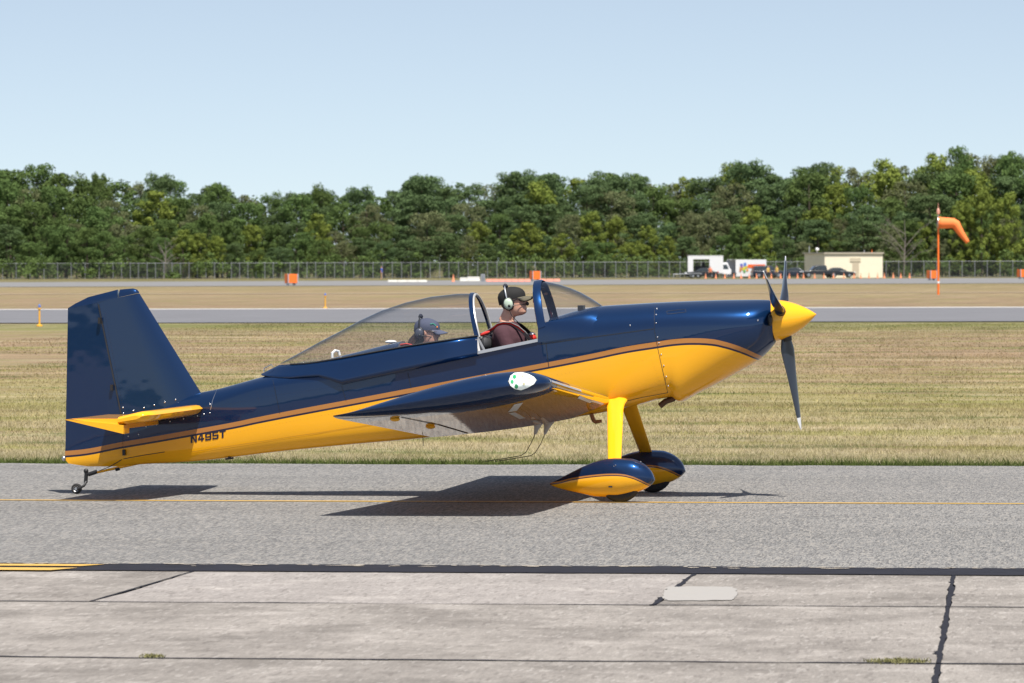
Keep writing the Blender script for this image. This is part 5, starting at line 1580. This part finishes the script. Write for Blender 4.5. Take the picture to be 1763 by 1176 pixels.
def box_truck():
    D = DV + 2; sc = FPX / D; root = empty('box_truck', far(1216, D), 0); tag(root, 'white box truck with its cargo side standing open', 'truck')
    X = lambda u: (u - 1216) / sc
    Z = lambda v: (478.5 - v) / sc
    mw = mat('truck_white', (.72, .72, .73), .4)
    x0, x1, z0, z1 = X(1184), X(1244.5), Z(470), Z(440.5); hw = 1.15
    o0, o1, oz0, oz1 = X(1193), X(1221), Z(468), Z(446)
    mb = MB()                                     # near wall with the opening, other walls
    mb.box(((x0 + o0) / 2, -hw, (z0 + z1) / 2), (o0 - x0, .06, z1 - z0)); mb.box(((o1 + x1) / 2, -hw, (z0 + z1) / 2), (x1 - o1, .06, z1 - z0))
    mb.box(((o0 + o1) / 2, -hw, (oz1 + z1) / 2), (o1 - o0, .06, z1 - oz1))
    mb.box(((o0 + o1) / 2, -hw, (z0 + oz0) / 2), (o1 - o0, .06, oz0 - z0))
    mb.box(((x0 + o0) / 2, hw, (z0 + z1) / 2), (o0 - x0, .06, z1 - z0)); mb.box(((o1 + x1) / 2, hw, (z0 + z1) / 2), (x1 - o1, .06, z1 - z0)); mb.box(((o0 + o1) / 2, hw, (oz1 + z1) / 2), (o1 - o0, .06, z1 - oz1))
    mb.box((x0 + .03, 0, (z0 + z1) / 2), (.06, 2 * hw - .06, z1 - z0)); mb.box((x1 - .03, 0, (z0 + z1) / 2), (.06, 2 * hw - .06, z1 - z0))
    mb.build('cargo_box', mw, root, smooth=False)
    mb = MB(); mb.box(((x0 + x1) / 2, 0, z1 + .04), (x1 - x0 + .06, 2 * hw + .1, .07)); mb.build('roof', mw, root, smooth=False)
    mb = MB(); mb.box(((x0 + x1) / 2, 0, z0 - .04), (x1 - x0, 2 * hw, .12)); mb.build('cargo_floor', M_GREY, root, smooth=False)
    mb = MB(); mb.box(((o0 + o1) / 2, .4, z0 + .5), (1.7, .6, 1.0)); mb.box((o0 + 1.5, .5, z0 + 1.3), (.4, .4, .6)); mb.build('shelving', M_BLACK, root, smooth=False)
    mb = MB(); mb.box(((x0 + x1) / 2 + .8, 0, .62), (x1 - x0 + 2.2, .9, .22)); mb.build('chassis', M_BLACK, root, smooth=False)
    cab = [(X(1229), .50), (X(1229), Z(453.5)), (X(1231), Z(452)), (X(1252), Z(452)), (X(1256), Z(462)), (X(1258.5), Z(464)), (X(1258.5), .50)]
    prism(cab, 1.05, .98, mw, 'cab', root, .08)
    for s in (-1, 1):
        v = [(X(1241), s * 1.06, Z(463)), (X(1241), s * 1.05, Z(455.5)), (X(1251), s * 1.05, Z(455.5)), (X(1254), s * 1.06, Z(463))]; obj('side_window', v, [(0, 1, 2, 3)], M_CARGLASS, root, smooth=False)
        v = [(X(1232), s * 1.06, Z(461)), (X(1232), s * 1.05, Z(455.5)), (X(1236), s * 1.05, Z(455.5)), (X(1239), s * 1.06, Z(462.5))]; obj('quarter_window', v, [(0, 1, 2, 3)], M_CARGLASS, root, smooth=False)
        for u in (1203, 1232): wheel(root, X(u), s * .92, .42, .26)
        mb = MB(); mb.ball((X(1257.5), s * .75, 1.0), (.12, .2, .12)); mb.build('headlight', M_LAMP, root)
    v = [(X(1256.3), -.88, Z(461.5)), (X(1256.3), .88, Z(461.5)), (X(1252.9), .85, Z(453.5)), (X(1252.9), -.85, Z(453.5))]; obj('windscreen', v, [(0, 1, 2, 3)], M_CARGLASS, root, smooth=False)
box_truck()

def flatbed():
    D = DV - 4; sc = FPX / D; root = empty('flatbed_trailer', far(1188, D), 0); tag(root, 'low grey flatbed trailer parked beside the open white truck', 'trailer')
    X = lambda u: (u - 1188) / sc
    mb = MB(); mb.box((0, 0, .62), (3.3, 1.8, .12)); mb.build('deck', M_SILVER, root, smooth=False)
    mb = MB(); mb.tube([(-1.6, 0, .58), (-2.4, 0, .52)], .06, 8); mb.tube([(-2.3, 0, .55), (-2.3, 0, .02)], .04, 8); mb.build('tow_bar', M_SILVER, root)
    for s in (-1, 1):
        for x in (.4, 1.1): wheel(root, x, s * .85, .30)
        mb = MB(); mb.box((.75, s * .85, .70), (1.5, .28, .06)); mb.build('mudguard', M_SILVER, root, smooth=False)
flatbed()
# dark car standing across the open truck
car(far(1208, DV - 3), R(175), 'sedan', M_CARBLK, 'black sedan with pale roof rack standing in front of the open white truck')

def van_truck():
    D = DV + 3; sc = FPX / D; root = empty('box_truck', far(1285, D), 0); tag(root, 'white box truck with a wide orange band and colourful picture', 'truck')
    X = lambda u: (u - 1285) / sc
    Z = lambda v: (478.5 - v) / sc
    mw = mat('truck_white', (.72, .72, .73), .4); x0, x1, z0, z1, hw = X(1266), X(1318), Z(475), Z(447.5), 1.1
    k = X(1252) - X(1266)
    # open back end: the box is seen a little from behind, so its walls run back at a slant
    v = [(x0, -hw, z0), (x1, -hw, z0), (x1, -hw, z1), (x0, -hw, z1), (x0 + k, 1.6, z0), (x1 + k, 1.6, z0), (x1 + k, 1.6, z1), (x0 + k, 1.6, z1)]
    o = obj('cargo_box', v, [(0, 1, 2, 3), (1, 5, 6, 2), (5, 4, 7, 6), (3, 2, 6, 7), (0, 4, 5, 1)], mw, root, smooth=False)
    sd = o.modifiers.new('t', 'SOLIDIFY'); sd.thickness = .08; sd.offset = 1
    mb = MB(); mb.box((X(1290) , .3, z0 + .35), (2.6, 1.2, .7)); mb.build('cargo', M_GREY, root, smooth=False)
    y = -hw - .09
    obj('orange_band', [(X(1286), y, Z(461)), (X(1316.5), y, Z(461)), (X(1316.5), y, Z(455.2)), (X(1287), y, Z(455.2))], [(0, 1, 2, 3)], mat('orange_vinyl', (.80, .14, .03), .4), root, smooth=False)
    obj('white_lettering', [(X(1299), y - .01, Z(459.2)), (X(1307), y - .01, Z(459.2)), (X(1307), y - .01, Z(457.4)), (X(1298), y - .01, Z(457.4))], [(0, 1, 2, 3)], M_WHITE, root, smooth=False)
    rg = random.Random(8)
    for i, (u, v_, r, c_) in enumerate(((1276, 456, 3.0, (.12, .14, .45)), (1282, 455, 3.4, (.10, .20, .55)), (1275, 462, 3.2, (.55, .28, .08)), (1280, 463, 3.6, (.62, .52, .05)), (1284, 460, 2.6, (.60, .50, .04)), (1281, 467, 2.6, (.12, .38, .10)),
                                        (1286, 465, 2.2, (.75, .30, .04)), (1274, 466, 2.2, (.50, .16, .06)), (1277, 459, 2.2, (.30, .12, .35)))):
        kk = 9; obj('picture_patch', [(X(u) + r / sc * rg.uniform(.7, 1.1) * math.cos(q), y - .006 - .004 * i, Z(v_) + r / sc * rg.uniform(.7, 1.1) * math.sin(q)) for q in np.linspace(0, 6.2832, kk + 1)[:-1]], [tuple(range(kk))], mat('vinyl_%d' % i, c_, .4), root, smooth=False)
    for s in (-1, 1): wheel(root, X(1284), s * .9, .36, .24)
    cab = [(X(1318), .5), (X(1318), Z(458)), (X(1330), Z(459)), (X(1337), Z(467)), (X(1340), .9), (X(1340), .5)]
    prism(cab, 1.0, .9, mw, 'cab', root, .08)
    for s in (-1, 1):
        wheel(root, X(1332), s * .85, .36, .24)
        obj('side_window', [(X(1321), s * 1.0, Z(466)), (X(1321), s * .95, Z(460.5)), (X(1329.5), s * .95, Z(460.8)), (X(1333.5), s * 1.0, Z(466))], [(0, 1, 2, 3)], M_CARGLASS, root, smooth=False)
van_truck()

# traffic cones
M_CONE = mat('cone_orange', (.84, .30, .15), .6); M_COLLAR = mat('cone_collar', (.75, .73, .70), .5)
def cone_master():
    mb = MB(); mb.box((0, 0, .03), (.42, .42, .06)); mb.lathe((0, 0, .06), (0, 0, 1), [(0, .17), (.30, .11), (.30, .112), (.46, .08), (.46, .078), (.82, .035)], 14)
    o = mb.build('cone', M_CONE, None); return o
cone_me = cone_master(); cm = cone_me.data; bpy.data.objects.remove(cone_me)
mb = MB(); mb.lathe((0, 0, .40), (0, 0, 1), [(0, .098), (.14, .070)], 14); cc = mb.build('c', M_COLLAR, None); ccm = cc.data; bpy.data.objects.remove(cc)
for u in (1215, 1232.5, 1248, 1263.5, 1276, 1290, 1302.5, 1315.5, 1328, 1344, 1359, 1373, 1383.5, 1402.5, 1418.5, 1435, 1453, 1470.5, 1482, 1496, 1511, 1522.5, 1538, 1551, 1566):
    p = far(u, DV - 8.5); p.z = -.03
    o = inst('traffic_cone', cm, None, p); tag(o, 'orange traffic cone in the row along the far road', 'cone', 'orange cones along the far road')
    inst('collar', ccm, o); o.scale = (.82, .82, .82)
o = inst('traffic_cone', cm, None, gpos(780.5, 485, -.03)); tag(o, 'single orange traffic cone beside the low white concrete blocks', 'cone'); inst('collar', ccm, o)

# barriers
def barrier(u0, u1, vb, hpx, mt, label, group=None, cat='barrier'):
    a, b_ = gpos(u0, vb), gpos(u1, vb); D = (a.y + b_.y) / 2; L = abs(b_.x - a.x); h = hpx * D / FPX
    mb = MB(); rr = []
    for x in (-L / 2, -L / 2 + .08, L / 2 - .08, L / 2):
        k = .93 if abs(x) > L / 2 - .01 else 1
        rr.append([Vector((x, y * k, z * k if z > .1 else z)) for y, z in ((-.28, -.04), (-.28, h * .25), (-.14, h * .45), (-.10, h), (.10, h), (.14, h * .45), (.28, h * .25), (.28, -.04))])
    mb.rings(rr, True, True, True); o = mb.build('barrier', mt, None, True, 30)
    o.location = ((a.x + b_.x) / 2, D, 0); tag(o, label, cat, group)
M_BARO = mat('faded_orange_plastic', (.72, .26, .19), .6, var=.2, scale=2); M_BARW = mat('white_barrier', (.55, .54, .50), .7, var=.12, scale=2)
for i in range(7): barrier(837 + i * 11, 847.2 + i * 11, 485, 4.6, M_BARO, 'low faded orange barrier in the row left of the marker box by the white blocks', 'orange barriers beside the marker box')
for i in range(3): barrier(929 + i * 12, 940 + i * 12, 484.5, 4.4, M_BARO, 'low faded orange barrier in the short row past the marker box', 'orange barriers past the marker box')
barrier(792, 804, 484.5, 6.8, M_BARW, 'short white concrete block beside the long one')
barrier(804.5, 826, 484.5, 8.2, M_BARW, 'long white concrete block by the far road')
for i in range(4): barrier(668 + i * 17, 684 + i * 17, 485.6, 3.6, M_BARW, 'low white kerb block in the row at the fence side', 'low white blocks along the far road')
def utility_box(u, label):
    D = gpos(u, 484.2).y; root = empty('utility_box', gpos(u, 484.2)); tag(root, label, 'box'); s = D / FPX
    mb = MB(); mb.box((0, 0, 6 * s), (7 * s, .5, 12.4 * s)); mb.build('cabinet', M_SILVER, root, smooth=False)
    mb = MB(); mb.box((0, -.27, 6 * s), (5.6 * s, .04, 10 * s)); d_ = mb.build('door', M_GREY, root, smooth=False)
    mb = MB(); mb.box((2 * s, -.31, 6 * s), (.05, .05, .2)); mb.build('handle', M_STEEL, d_, smooth=False)
utility_box(831.5, 'tall grey utility cabinet between the white blocks and orange barriers')

# people out there
standing(far(657, 690), R(170), mat('royal_blue_shirt', (.03, .10, .50), .85), mat('tan_trousers', (.35, .22, .12), .85), 'person in bright blue shirt and tan trousers by the fence', 1.8)
M_HV = mat('yellow_shirt', (.62, .42, .10), .8)
standing(far(1322.5, DV - 5), R(-60), M_HV, mat('dark_trousers', (.03, .03, .035), .9), 'person in yellow top standing in front of the navy car', 1.72)
standing(far(1337.5, DV - 5.5), R(-120), M_HV, mat('grey_trousers', (.10, .10, .11), .9), 'person in yellow top standing between navy car and dark sedan', 1.72)
standing(far(1223, DV - 5.5), R(-100), mat('orange_vest', (.75, .22, .12), .8), mat('dark_trousers', (.03, .03, .035), .9), 'person in orange vest standing by the open white truck', 1.7)

# chain-link fence
def fence():
    A, B = far(-260, 742), far(2020, 716); d = (B - A); L = d.length
    root = empty('chain_link_fence', A, math.atan2(d.y, d.x)); tag(root, 'long grey chain-link fence in front of the woods', 'fence')
    H = 2.3; mg = mat('galvanised_steel', (.24, .25, .27), .55, metal=.2)
    mb = MB(); mb.tube([(0, 0, -.05), (0, 0, H + .05)], .048, 6); mb.lathe((0, 0, H + .05), (0, 0, 1), [(0, .06), (.08, .03)], 6); pm = mb.build('post', mg, None).data
    bpy.data.objects.remove(bpy.data.objects['post'])
    us = []; u = -255
    while u < 2015:
        us.append(u); u += 23.8 if u < 190 else (14.6 if u < 540 else (16.4 if u < 1000 else (18.5 if u < 1500 else 22.0)))
        u += random.uniform(-.5, .5)
    for u in us:
        # column u on the fence line
        r_ = ray(u, 480); k = (A.x * d.y - A.y * d.x) / (r_.x * d.y - r_.y * d.x)
        x = (Vector((r_.x * k, r_.y * k, 0)) - Vector((A.x, A.y, 0))).length
        if x < L: inst('post', pm, root, (x, 0, 0))
    mb = MB(); mb.tube([(0, 0, H), (L, 0, H)], .035, 6); mb.build('top_rail', mg, root)
    mb = MB(); mb.tube([(0, 0, .12), (L, 0, .12)], .012, 5); mb.build('tension_wire', mg, root)
    mt = bpy.data.materials.new('chain_link'); mt.use_nodes = True; n, l = mt.node_tree.nodes, mt.node_tree.links; n.clear()
    out = n.new('ShaderNodeOutputMaterial'); mx = n.new('ShaderNodeMixShader'); tr = n.new('ShaderNodeBsdfTransparent'); df = n.new('ShaderNodeBsdfDiffuse'); df.inputs[0].default_value = (.05, .055, .06, 1)
    tc = n.new('ShaderNodeTexCoord'); sp = n.new('ShaderNodeSeparateXYZ'); l.new(tc.outputs['Object'], sp.inputs[0])
    a = math_node(n, l, 'ADD', sp.outputs[0], sp.outputs[2]); b_ = math_node(n, l, 'SUBTRACT', sp.outputs[0], sp.outputs[2])
    wv = [math_node(n, l, 'LESS_THAN', math_node(n, l, 'FRACT', math_node(n, l, 'MULTIPLY', q, 12.0)), .17) for q in (a, b_)]
    l.new(math_node(n, l, 'MAXIMUM', *wv), mx.inputs[0]); l.new(tr.outputs[0], mx.inputs[1]); l.new(df.outputs[0], mx.inputs[2]); l.new(mx.outputs[0], out.inputs[0])
    obj('mesh_panel', [(0, .07, 0), (L, .07, 0), (L, .07, H), (0, .07, H)], [(0, 1, 2, 3)], mt, root, smooth=False)
fence()
# ------------------------------------------------------------------ the wood behind the fence
def leaf_mat(name, c_dark, c_light, hue):
    mt, n, l, b = newmat(name)
    at = n.new('ShaderNodeAttribute'); at.attribute_name = 'rnd'
    oi = n.new('ShaderNodeObjectInfo')
    c = mix_col(n, l, at.outputs['Fac'], c_dark, c_light)
    c = mix_col(n, l, rng(n, l, oi.outputs['Random'], 0, 1, 0, .55), c, hue)
    c = scale_col(n, l, c, rng(n, l, oi.outputs['Random'], 0, 1, 1.12, .88))
    l.new(c, b.inputs['Base Color']); setp(b, rough=.9, spec=.03)
    tl = n.new('ShaderNodeBsdfTranslucent'); l.new(c, tl.inputs[0])
    mx = n.new('ShaderNodeMixShader'); mx.inputs[0].default_value = .14
    l.new(b.outputs[0], mx.inputs[1]); l.new(tl.outputs[0], mx.inputs[2]); l.new(mx.outputs[0], n['Material Output'].inputs[0])
    return mt
LM = {'pine': leaf_mat('pine_needles', (0.058, 0.096, 0.042), (0.119, 0.176, 0.076), (0.106, 0.145, 0.053)),
      'broad': leaf_mat('dark_leaves', (0.058, 0.102, 0.035), (0.128, 0.191, 0.061), (0.119, 0.155, 0.046)),
      'light': leaf_mat('yellow_green_leaves', (0.116, 0.163, 0.035), (0.230, 0.270, 0.058), (0.177, 0.213, 0.048)),
      'olive': leaf_mat('olive_leaves', (0.092, 0.113, 0.053), (0.174, 0.191, 0.093), (0.143, 0.151, 0.070))}
M_BARK = mat('bark', (.085, .065, .05), .9, var=.35, scale=6, bump=.4)
M_DEAD = mat('weathered_branch', (.20, .175, .15), .9, var=.2, scale=6)

def leaf_mesh(name, clumps, per, size, mt, rs, flat=1.0):
    """many small leaf-sprays lying over the upper shells of the clumps"""
    C = np.repeat(np.array([c[:3] for c in clumps]), per, 0); Rr = np.repeat(np.array([c[3:6] for c in clumps]), per, 0); k = len(C)
    tint = np.repeat(rs.uniform(0, 1, len(clumps)), per)
    d = rs.normal(size=(k, 3)); d[:, 2] += .35; d /= np.linalg.norm(d, axis=1, keepdims=True)
    rad = rs.uniform(.55, 1.08, (k, 1))
    P = C + d * Rr * rad
    nrm = d / Rr; nrm /= np.linalg.norm(nrm, axis=1, keepdims=True); nrm = nrm + rs.normal(0, .55, (k, 3)); nrm /= np.linalg.norm(nrm, axis=1, keepdims=True)
    a = np.cross(nrm, rs.normal(size=(k, 3))); a /= np.linalg.norm(a, axis=1, keepdims=True); b_ = np.cross(nrm, a)
    s = (size * rs.uniform(.6, 1.3, (k, 1)))
    V = np.stack([P - a * s * .5, P + b_ * s * .34, P + a * s * .55, P - b_ * s * .30], 1).astype(np.float32)
    me = bpy.data.meshes.new(name); me.vertices.add(4 * k); me.loops.add(4 * k); me.polygons.add(k)
    me.vertices.foreach_set('co', V.ravel()); me.loops.foreach_set('vertex_index', np.arange(4 * k, dtype=np.int32))
    me.polygons.foreach_set('loop_start', np.arange(0, 4 * k, 4, dtype=np.int32)); me.polygons.foreach_set('loop_total', np.full(k, 4, np.int32))
    at = me.attributes.new('rnd', 'FLOAT', 'FACE'); at.data.foreach_set('value', np.clip(tint * .55 + rs.uniform(0, .45, k), 0, 1).astype(np.float32))
    me.materials.append(mt); me.update(calc_edges=True)
    return me

def trunk_mesh(name, h, r, limbs, mt, rs, lo=.35):
    mb = MB(); bend = rs.normal(0, .02 * h, 2)
    pts = [Vector((bend[0] * t * t, bend[1] * t * t, h * t)) for t in np.linspace(0, 1, 7)]; pts[0].z = -.3
    mb.tube(pts, [r * (1 - .85 * t) + .02 for t in np.linspace(0, 1, 7)], 7)
    for i in range(limbs):
        t = lo + (.95 - lo) * rs.random(); a = rs.uniform(0, 6.28); L = h * .22 * (1.2 - t) + h * .08
        p = Vector((bend[0] * t * t, bend[1] * t * t, h * t)); q = p + Vector((math.cos(a), math.sin(a), .5)) * L
        mb.tube([p, (p + q) / 2 + Vector((0, 0, -.05 * L)), q], [r * .35 * (1.1 - t) + .02, r * .22 * (1.1 - t) + .015, .012], 5)
    o = mb.build(name, mt, None); me = o.data; bpy.data.objects.remove(o)
    return me

def variant(kind, seed):
    """a tree sixteen metres tall with a crown four to five metres in radius"""
    rs = np.random.default_rng(seed); cl = []
    if kind == 'pine':
        for i in range(70):
            t = .25 + .73 * rs.random() ** .75; w = 4.3 * math.sqrt(max(.03, 1 - ((t - .58) / .46) ** 2)); a = rs.uniform(0, 6.28); r = w * rs.random() ** .42
            q = rs.uniform(.7, 1.25); cl.append((r * math.cos(a), r * math.sin(a), 16 * t - .3, 1.25 * q, 1.25 * q, .70 * q))
        per, size = 135, .33
    elif kind == 'broad':
        for i in range(78):
            t = .08 + .88 * rs.random() ** .85; w = 4.4 * max(.05, 1 - abs((t - .42) / .60) ** 2.2) ** .6; a = rs.uniform(0, 6.28); r = w * rs.random() ** .4
            q = rs.uniform(.6, 1.2); cl.append((r * math.cos(a), r * math.sin(a), 16 * t, 1.15 * q, 1.15 * q, 1.05 * q))
        per, size = 130, .35
    elif kind == 'light':
        for i in range(74):
            t = .10 + .88 * rs.random() ** .9; w = 3.9 * max(.05, 1 - abs((t - .42) / .60) ** 2.0) ** .65; a = rs.uniform(0, 6.28); r = w * rs.random() ** .42
            q = rs.uniform(.5, 1.1); cl.append((r * math.cos(a), r * math.sin(a), 16 * t, 1.0 * q, 1.0 * q, 1.05 * q))
        per, size = 125, .35
    else:
        for i in range(76):
            t = .05 + .90 * rs.random() ** .8; w = 4.9 * math.sqrt(max(.03, 1 - ((t - .42) / .58) ** 2)); a = rs.uniform(0, 6.28); r = w * rs.random() ** .4
            q = rs.uniform(.6, 1.2); cl.append((r * math.cos(a), r * math.sin(a), 16 * t, 1.25 * q, 1.25 * q, .95 * q))
        per, size = 130, .32
    crown = leaf_mesh('crown', cl, per, size, LM[kind], rs)
    trunk = trunk_mesh('trunk', 14.4, .26 if kind != 'light' else .20, 9, M_BARK, rs)
    return crown, trunk
VAR = {k: [variant(k, 100 * i + j) for j in range(5)] for i, k in enumerate(('pine', 'broad', 'light', 'olive'))}
INFO = {'pine': ('pine_tree', 'dark green pine with layered needle clumps', 'pines'), 'broad': ('leafy_tree', 'dense dark green leafy tree', 'dark leafy trees'),
        'light': ('leafy_tree', 'yellow-green leafy tree', 'yellow-green trees'), 'olive': ('leafy_tree', 'broad greyish olive tree', 'olive trees')}
WHERE = (('tall %s whose crown stands against the sky', 'skyline %s'), ('%s in the upper part of the wood', '%s in the upper wood'),
         ('%s in the middle of the wood', '%s in the middle of the wood'), ('low %s directly behind the chain-link fence', 'low %s behind the fence'))
SKY = pchip([-200, -100, 0, 35, 65, 100, 130, 165, 175, 200, 240, 275, 300, 335, 375, 400, 435, 470, 520, 550, 580, 620, 645, 690, 727, 762, 805, 850, 885, 930, 965, 1000, 1040, 1070, 1110, 1160, 1210, 1250, 1285, 1320, 1350, 1412, 1440, 1500, 1560, 1610, 1650, 1690, 1735, 1763, 1900, 2000],
            [290, 280, 284, 286, 281, 291, 299, 304, 298, 306, 309, 297, 312, 324, 312, 320, 331, 329, 323, 317, 327, 320, 330, 318, 299, 314, 308, 312, 291, 289, 301, 299, 291, 299, 295, 302, 299, 290, 275, 288, 294, 277, 288, 279, 270, 261, 253, 266, 258, 262, 270, 280])
rt = random.Random(21)
def kind_at(u, row):
    x = rt.random()
    if u < 170: t = (('broad', .74), ('light', .80), ('olive', .93), ('pine', 1))
    elif u < 480: t = (('broad', .56), ('light', .68), ('pine', .85), ('olive', 1))
    elif u < 760: t = (('pine', .55), ('broad', .75), ('olive', .93), ('light', 1))
    elif u < 1130: t = (('pine', .62), ('olive', .80), ('light', .90), ('broad', 1))
    elif u < 1420: t = (('pine', .42), ('light', .62), ('olive', .84), ('broad', 1))
    else: t = (('light', .34), ('broad', .60), ('olive', .84), ('pine', 1))
    return next(k for k, p in t if x < p)
def plant(u, D, vtop, kind, width, row):
    p = far(u, D); h = max(3.0, at_depth(u, vtop, D).z); c_, t_ = VAR[kind][rt.randrange(5)]
    nm, lb, gr = INFO[kind]
    o = empty(nm, (p.x, D, -.05), rt.uniform(0, 6.28)); tag(o, WHERE[row][0] % lb, 'tree', WHERE[row][1] % gr)
    s = h / 16.3; o.scale = (s * width, s * width, s)
    inst('trunk', t_, o); inst('crown', c_, o)
for row, (D, step, wid) in enumerate(((792, 44, .98), (775, 42, .98), (760, 38, 1.08), (747, 34, 1.2))):
    u = -150 + row * 11
    while u < 1920:
        if row == 0: vt = SKY(u) + rt.uniform(-2, 5)
        elif row == 1: vt = SKY(u) + rt.uniform(8, 42)
        elif row == 2: vt = lerp(SKY(u), 478, rt.uniform(.28, .46))
        else: vt = lerp(SKY(u), 478, rt.uniform(.46, .68))
        plant(u, D + rt.uniform(-5, 5), vt, kind_at(u, row), wid * rt.uniform(.85, 1.25), row)
        u += step * rt.uniform(.8, 1.2)
# picked-out crowns on the skyline
for u, v, k, w in ((275, 294, 'pine', .7), (620, 317, 'pine', .75), (727, 297, 'pine', 1.0), (928, 287, 'pine', 1.0), (885, 290, 'pine', .85), (1040, 290, 'pine', .8), (1286, 271, 'pine', .75), (1413, 273, 'pine', .6), (1650, 250, 'broad', .6), (1090, 293, 'pine', .8), (172, 296, 'broad', .5), (550, 315, 'broad', .6), (375, 311, 'broad', .8), (1738, 256, 'broad', .6)):
    plant(u, 783, v, k, w, 0)
# bright yellow-green trees by the windsock
for u, v, w in ((1690, 318, .95), (1735, 330, .9), (1655, 345, .85)): plant(u, 742, v, 'light', w, 3)

# dead tree by the shed, and a bare-limbed one further along
def dead_tree(u, D, vt, label, seed, spread):
    p = far(u, D); h = at_depth(u, vt, D).z; rs = random.Random(seed)
    root = empty('dead_tree', (p.x, D, -.05)); tag(root, label, 'tree')
    mb = MB(); mb.tube([(0, 0, -.2), (.1, 0, h * .3), (.25, .1, h * .62), (.1, .1, h * .9)], [.12, .09, .06, .02], 7); mb.build('trunk', M_DEAD, root)
    for i in range(11):
        z = h * rs.uniform(.08, .7); a = rs.uniform(-1.2, 1.2) + (math.pi if rs.random() < .7 else 0); L = h * rs.uniform(.3, .6) * spread
        q = Vector((math.cos(a) * L, math.sin(a) * L * .5, L * rs.uniform(.35, .9))); b0 = Vector((.15, .05, z)); m_ = b0 + q * .5 + Vector((0, 0, .1 * L))
        mb = MB(); mb.tube([b0, m_, b0 + q], [.05, .03, .010], 5)
        for j in range(3):
            t = rs.uniform(.35, .9); s0_ = b0 + q * t; mb.tube([s0_, s0_ + Vector((rs.uniform(-.8, .5), rs.uniform(-.4, .4), rs.uniform(.2, .9)))], [.03, .008], 4)
        mb.build('limb', M_DEAD, root)
dead_tree(1556, 735, 366, 'bare grey dead tree with spreading limbs beside the shed', 5, 1.0)
dead_tree(283, 736, 405, 'bare-limbed grey tree standing among dark leafy trees', 9, .8)

# undergrowth along the fence: nobody could count it
rs = np.random.default_rng(5); cl = []
for i in range(520):
    u = rs.uniform(-200, 1970); D = rs.uniform(733, 752) + (6 if 1530 < u < 1580 else 0); p = far(u, D); q = rs.uniform(.6, 1.5)
    cl.append((p.x, D, rs.uniform(.1, 2.6) * (1.35 if rs.random() < .2 else 1), 1.1 * q, .9 * q, .8 * q))
me = leaf_mesh('undergrowth', cl, 70, .40, LM['broad'], rs); o = inst('undergrowth', me); o['kind'] = 'stuff'; tag(o, 'tangled green undergrowth at the foot of the wood', 'undergrowth')
cl = []
for i in range(420):
    u = rs.uniform(-260, 2040); D = rs.uniform(798, 815); p = far(u, D); q = rs.uniform(1.2, 2.2); vt = SKY(u); h = at_depth(u, vt, D).z
    cl.append((p.x, D, rs.uniform(.5, h * .86), 1.5 * q, 1.2 * q, 1.1 * q))
me = leaf_mesh('deep_wood', cl, 70, .55, LM['broad'], rs); o = inst('deep_wood', me); o['kind'] = 'stuff'; tag(o, 'dark depth of the wood behind the front trees', 'wood')
# the wood runs on to both sides, past what the picture frames
cl = []
for i in range(2300):
    u = rs.uniform(-3600, -170) if i % 2 else rs.uniform(1940, 5400); D = rs.uniform(745, 800); p = far(u, D); q = rs.uniform(.8, 1.5)
    h = 15 + 2.5 * math.sin(u * .011) + 1.5 * math.sin(u * .037 + 1)
    cl.append((p.x, D, rs.uniform(.5, h) * (.62 if D < 760 else 1), 2.3 * q, 1.9 * q, 1.6 * q))
me = leaf_mesh('side_wood', cl, 55, .60, LM['broad'], rs); o = inst('side_wood', me); o['kind'] = 'stuff'; tag(o, 'the same wood running on past both ends of the fence', 'wood')
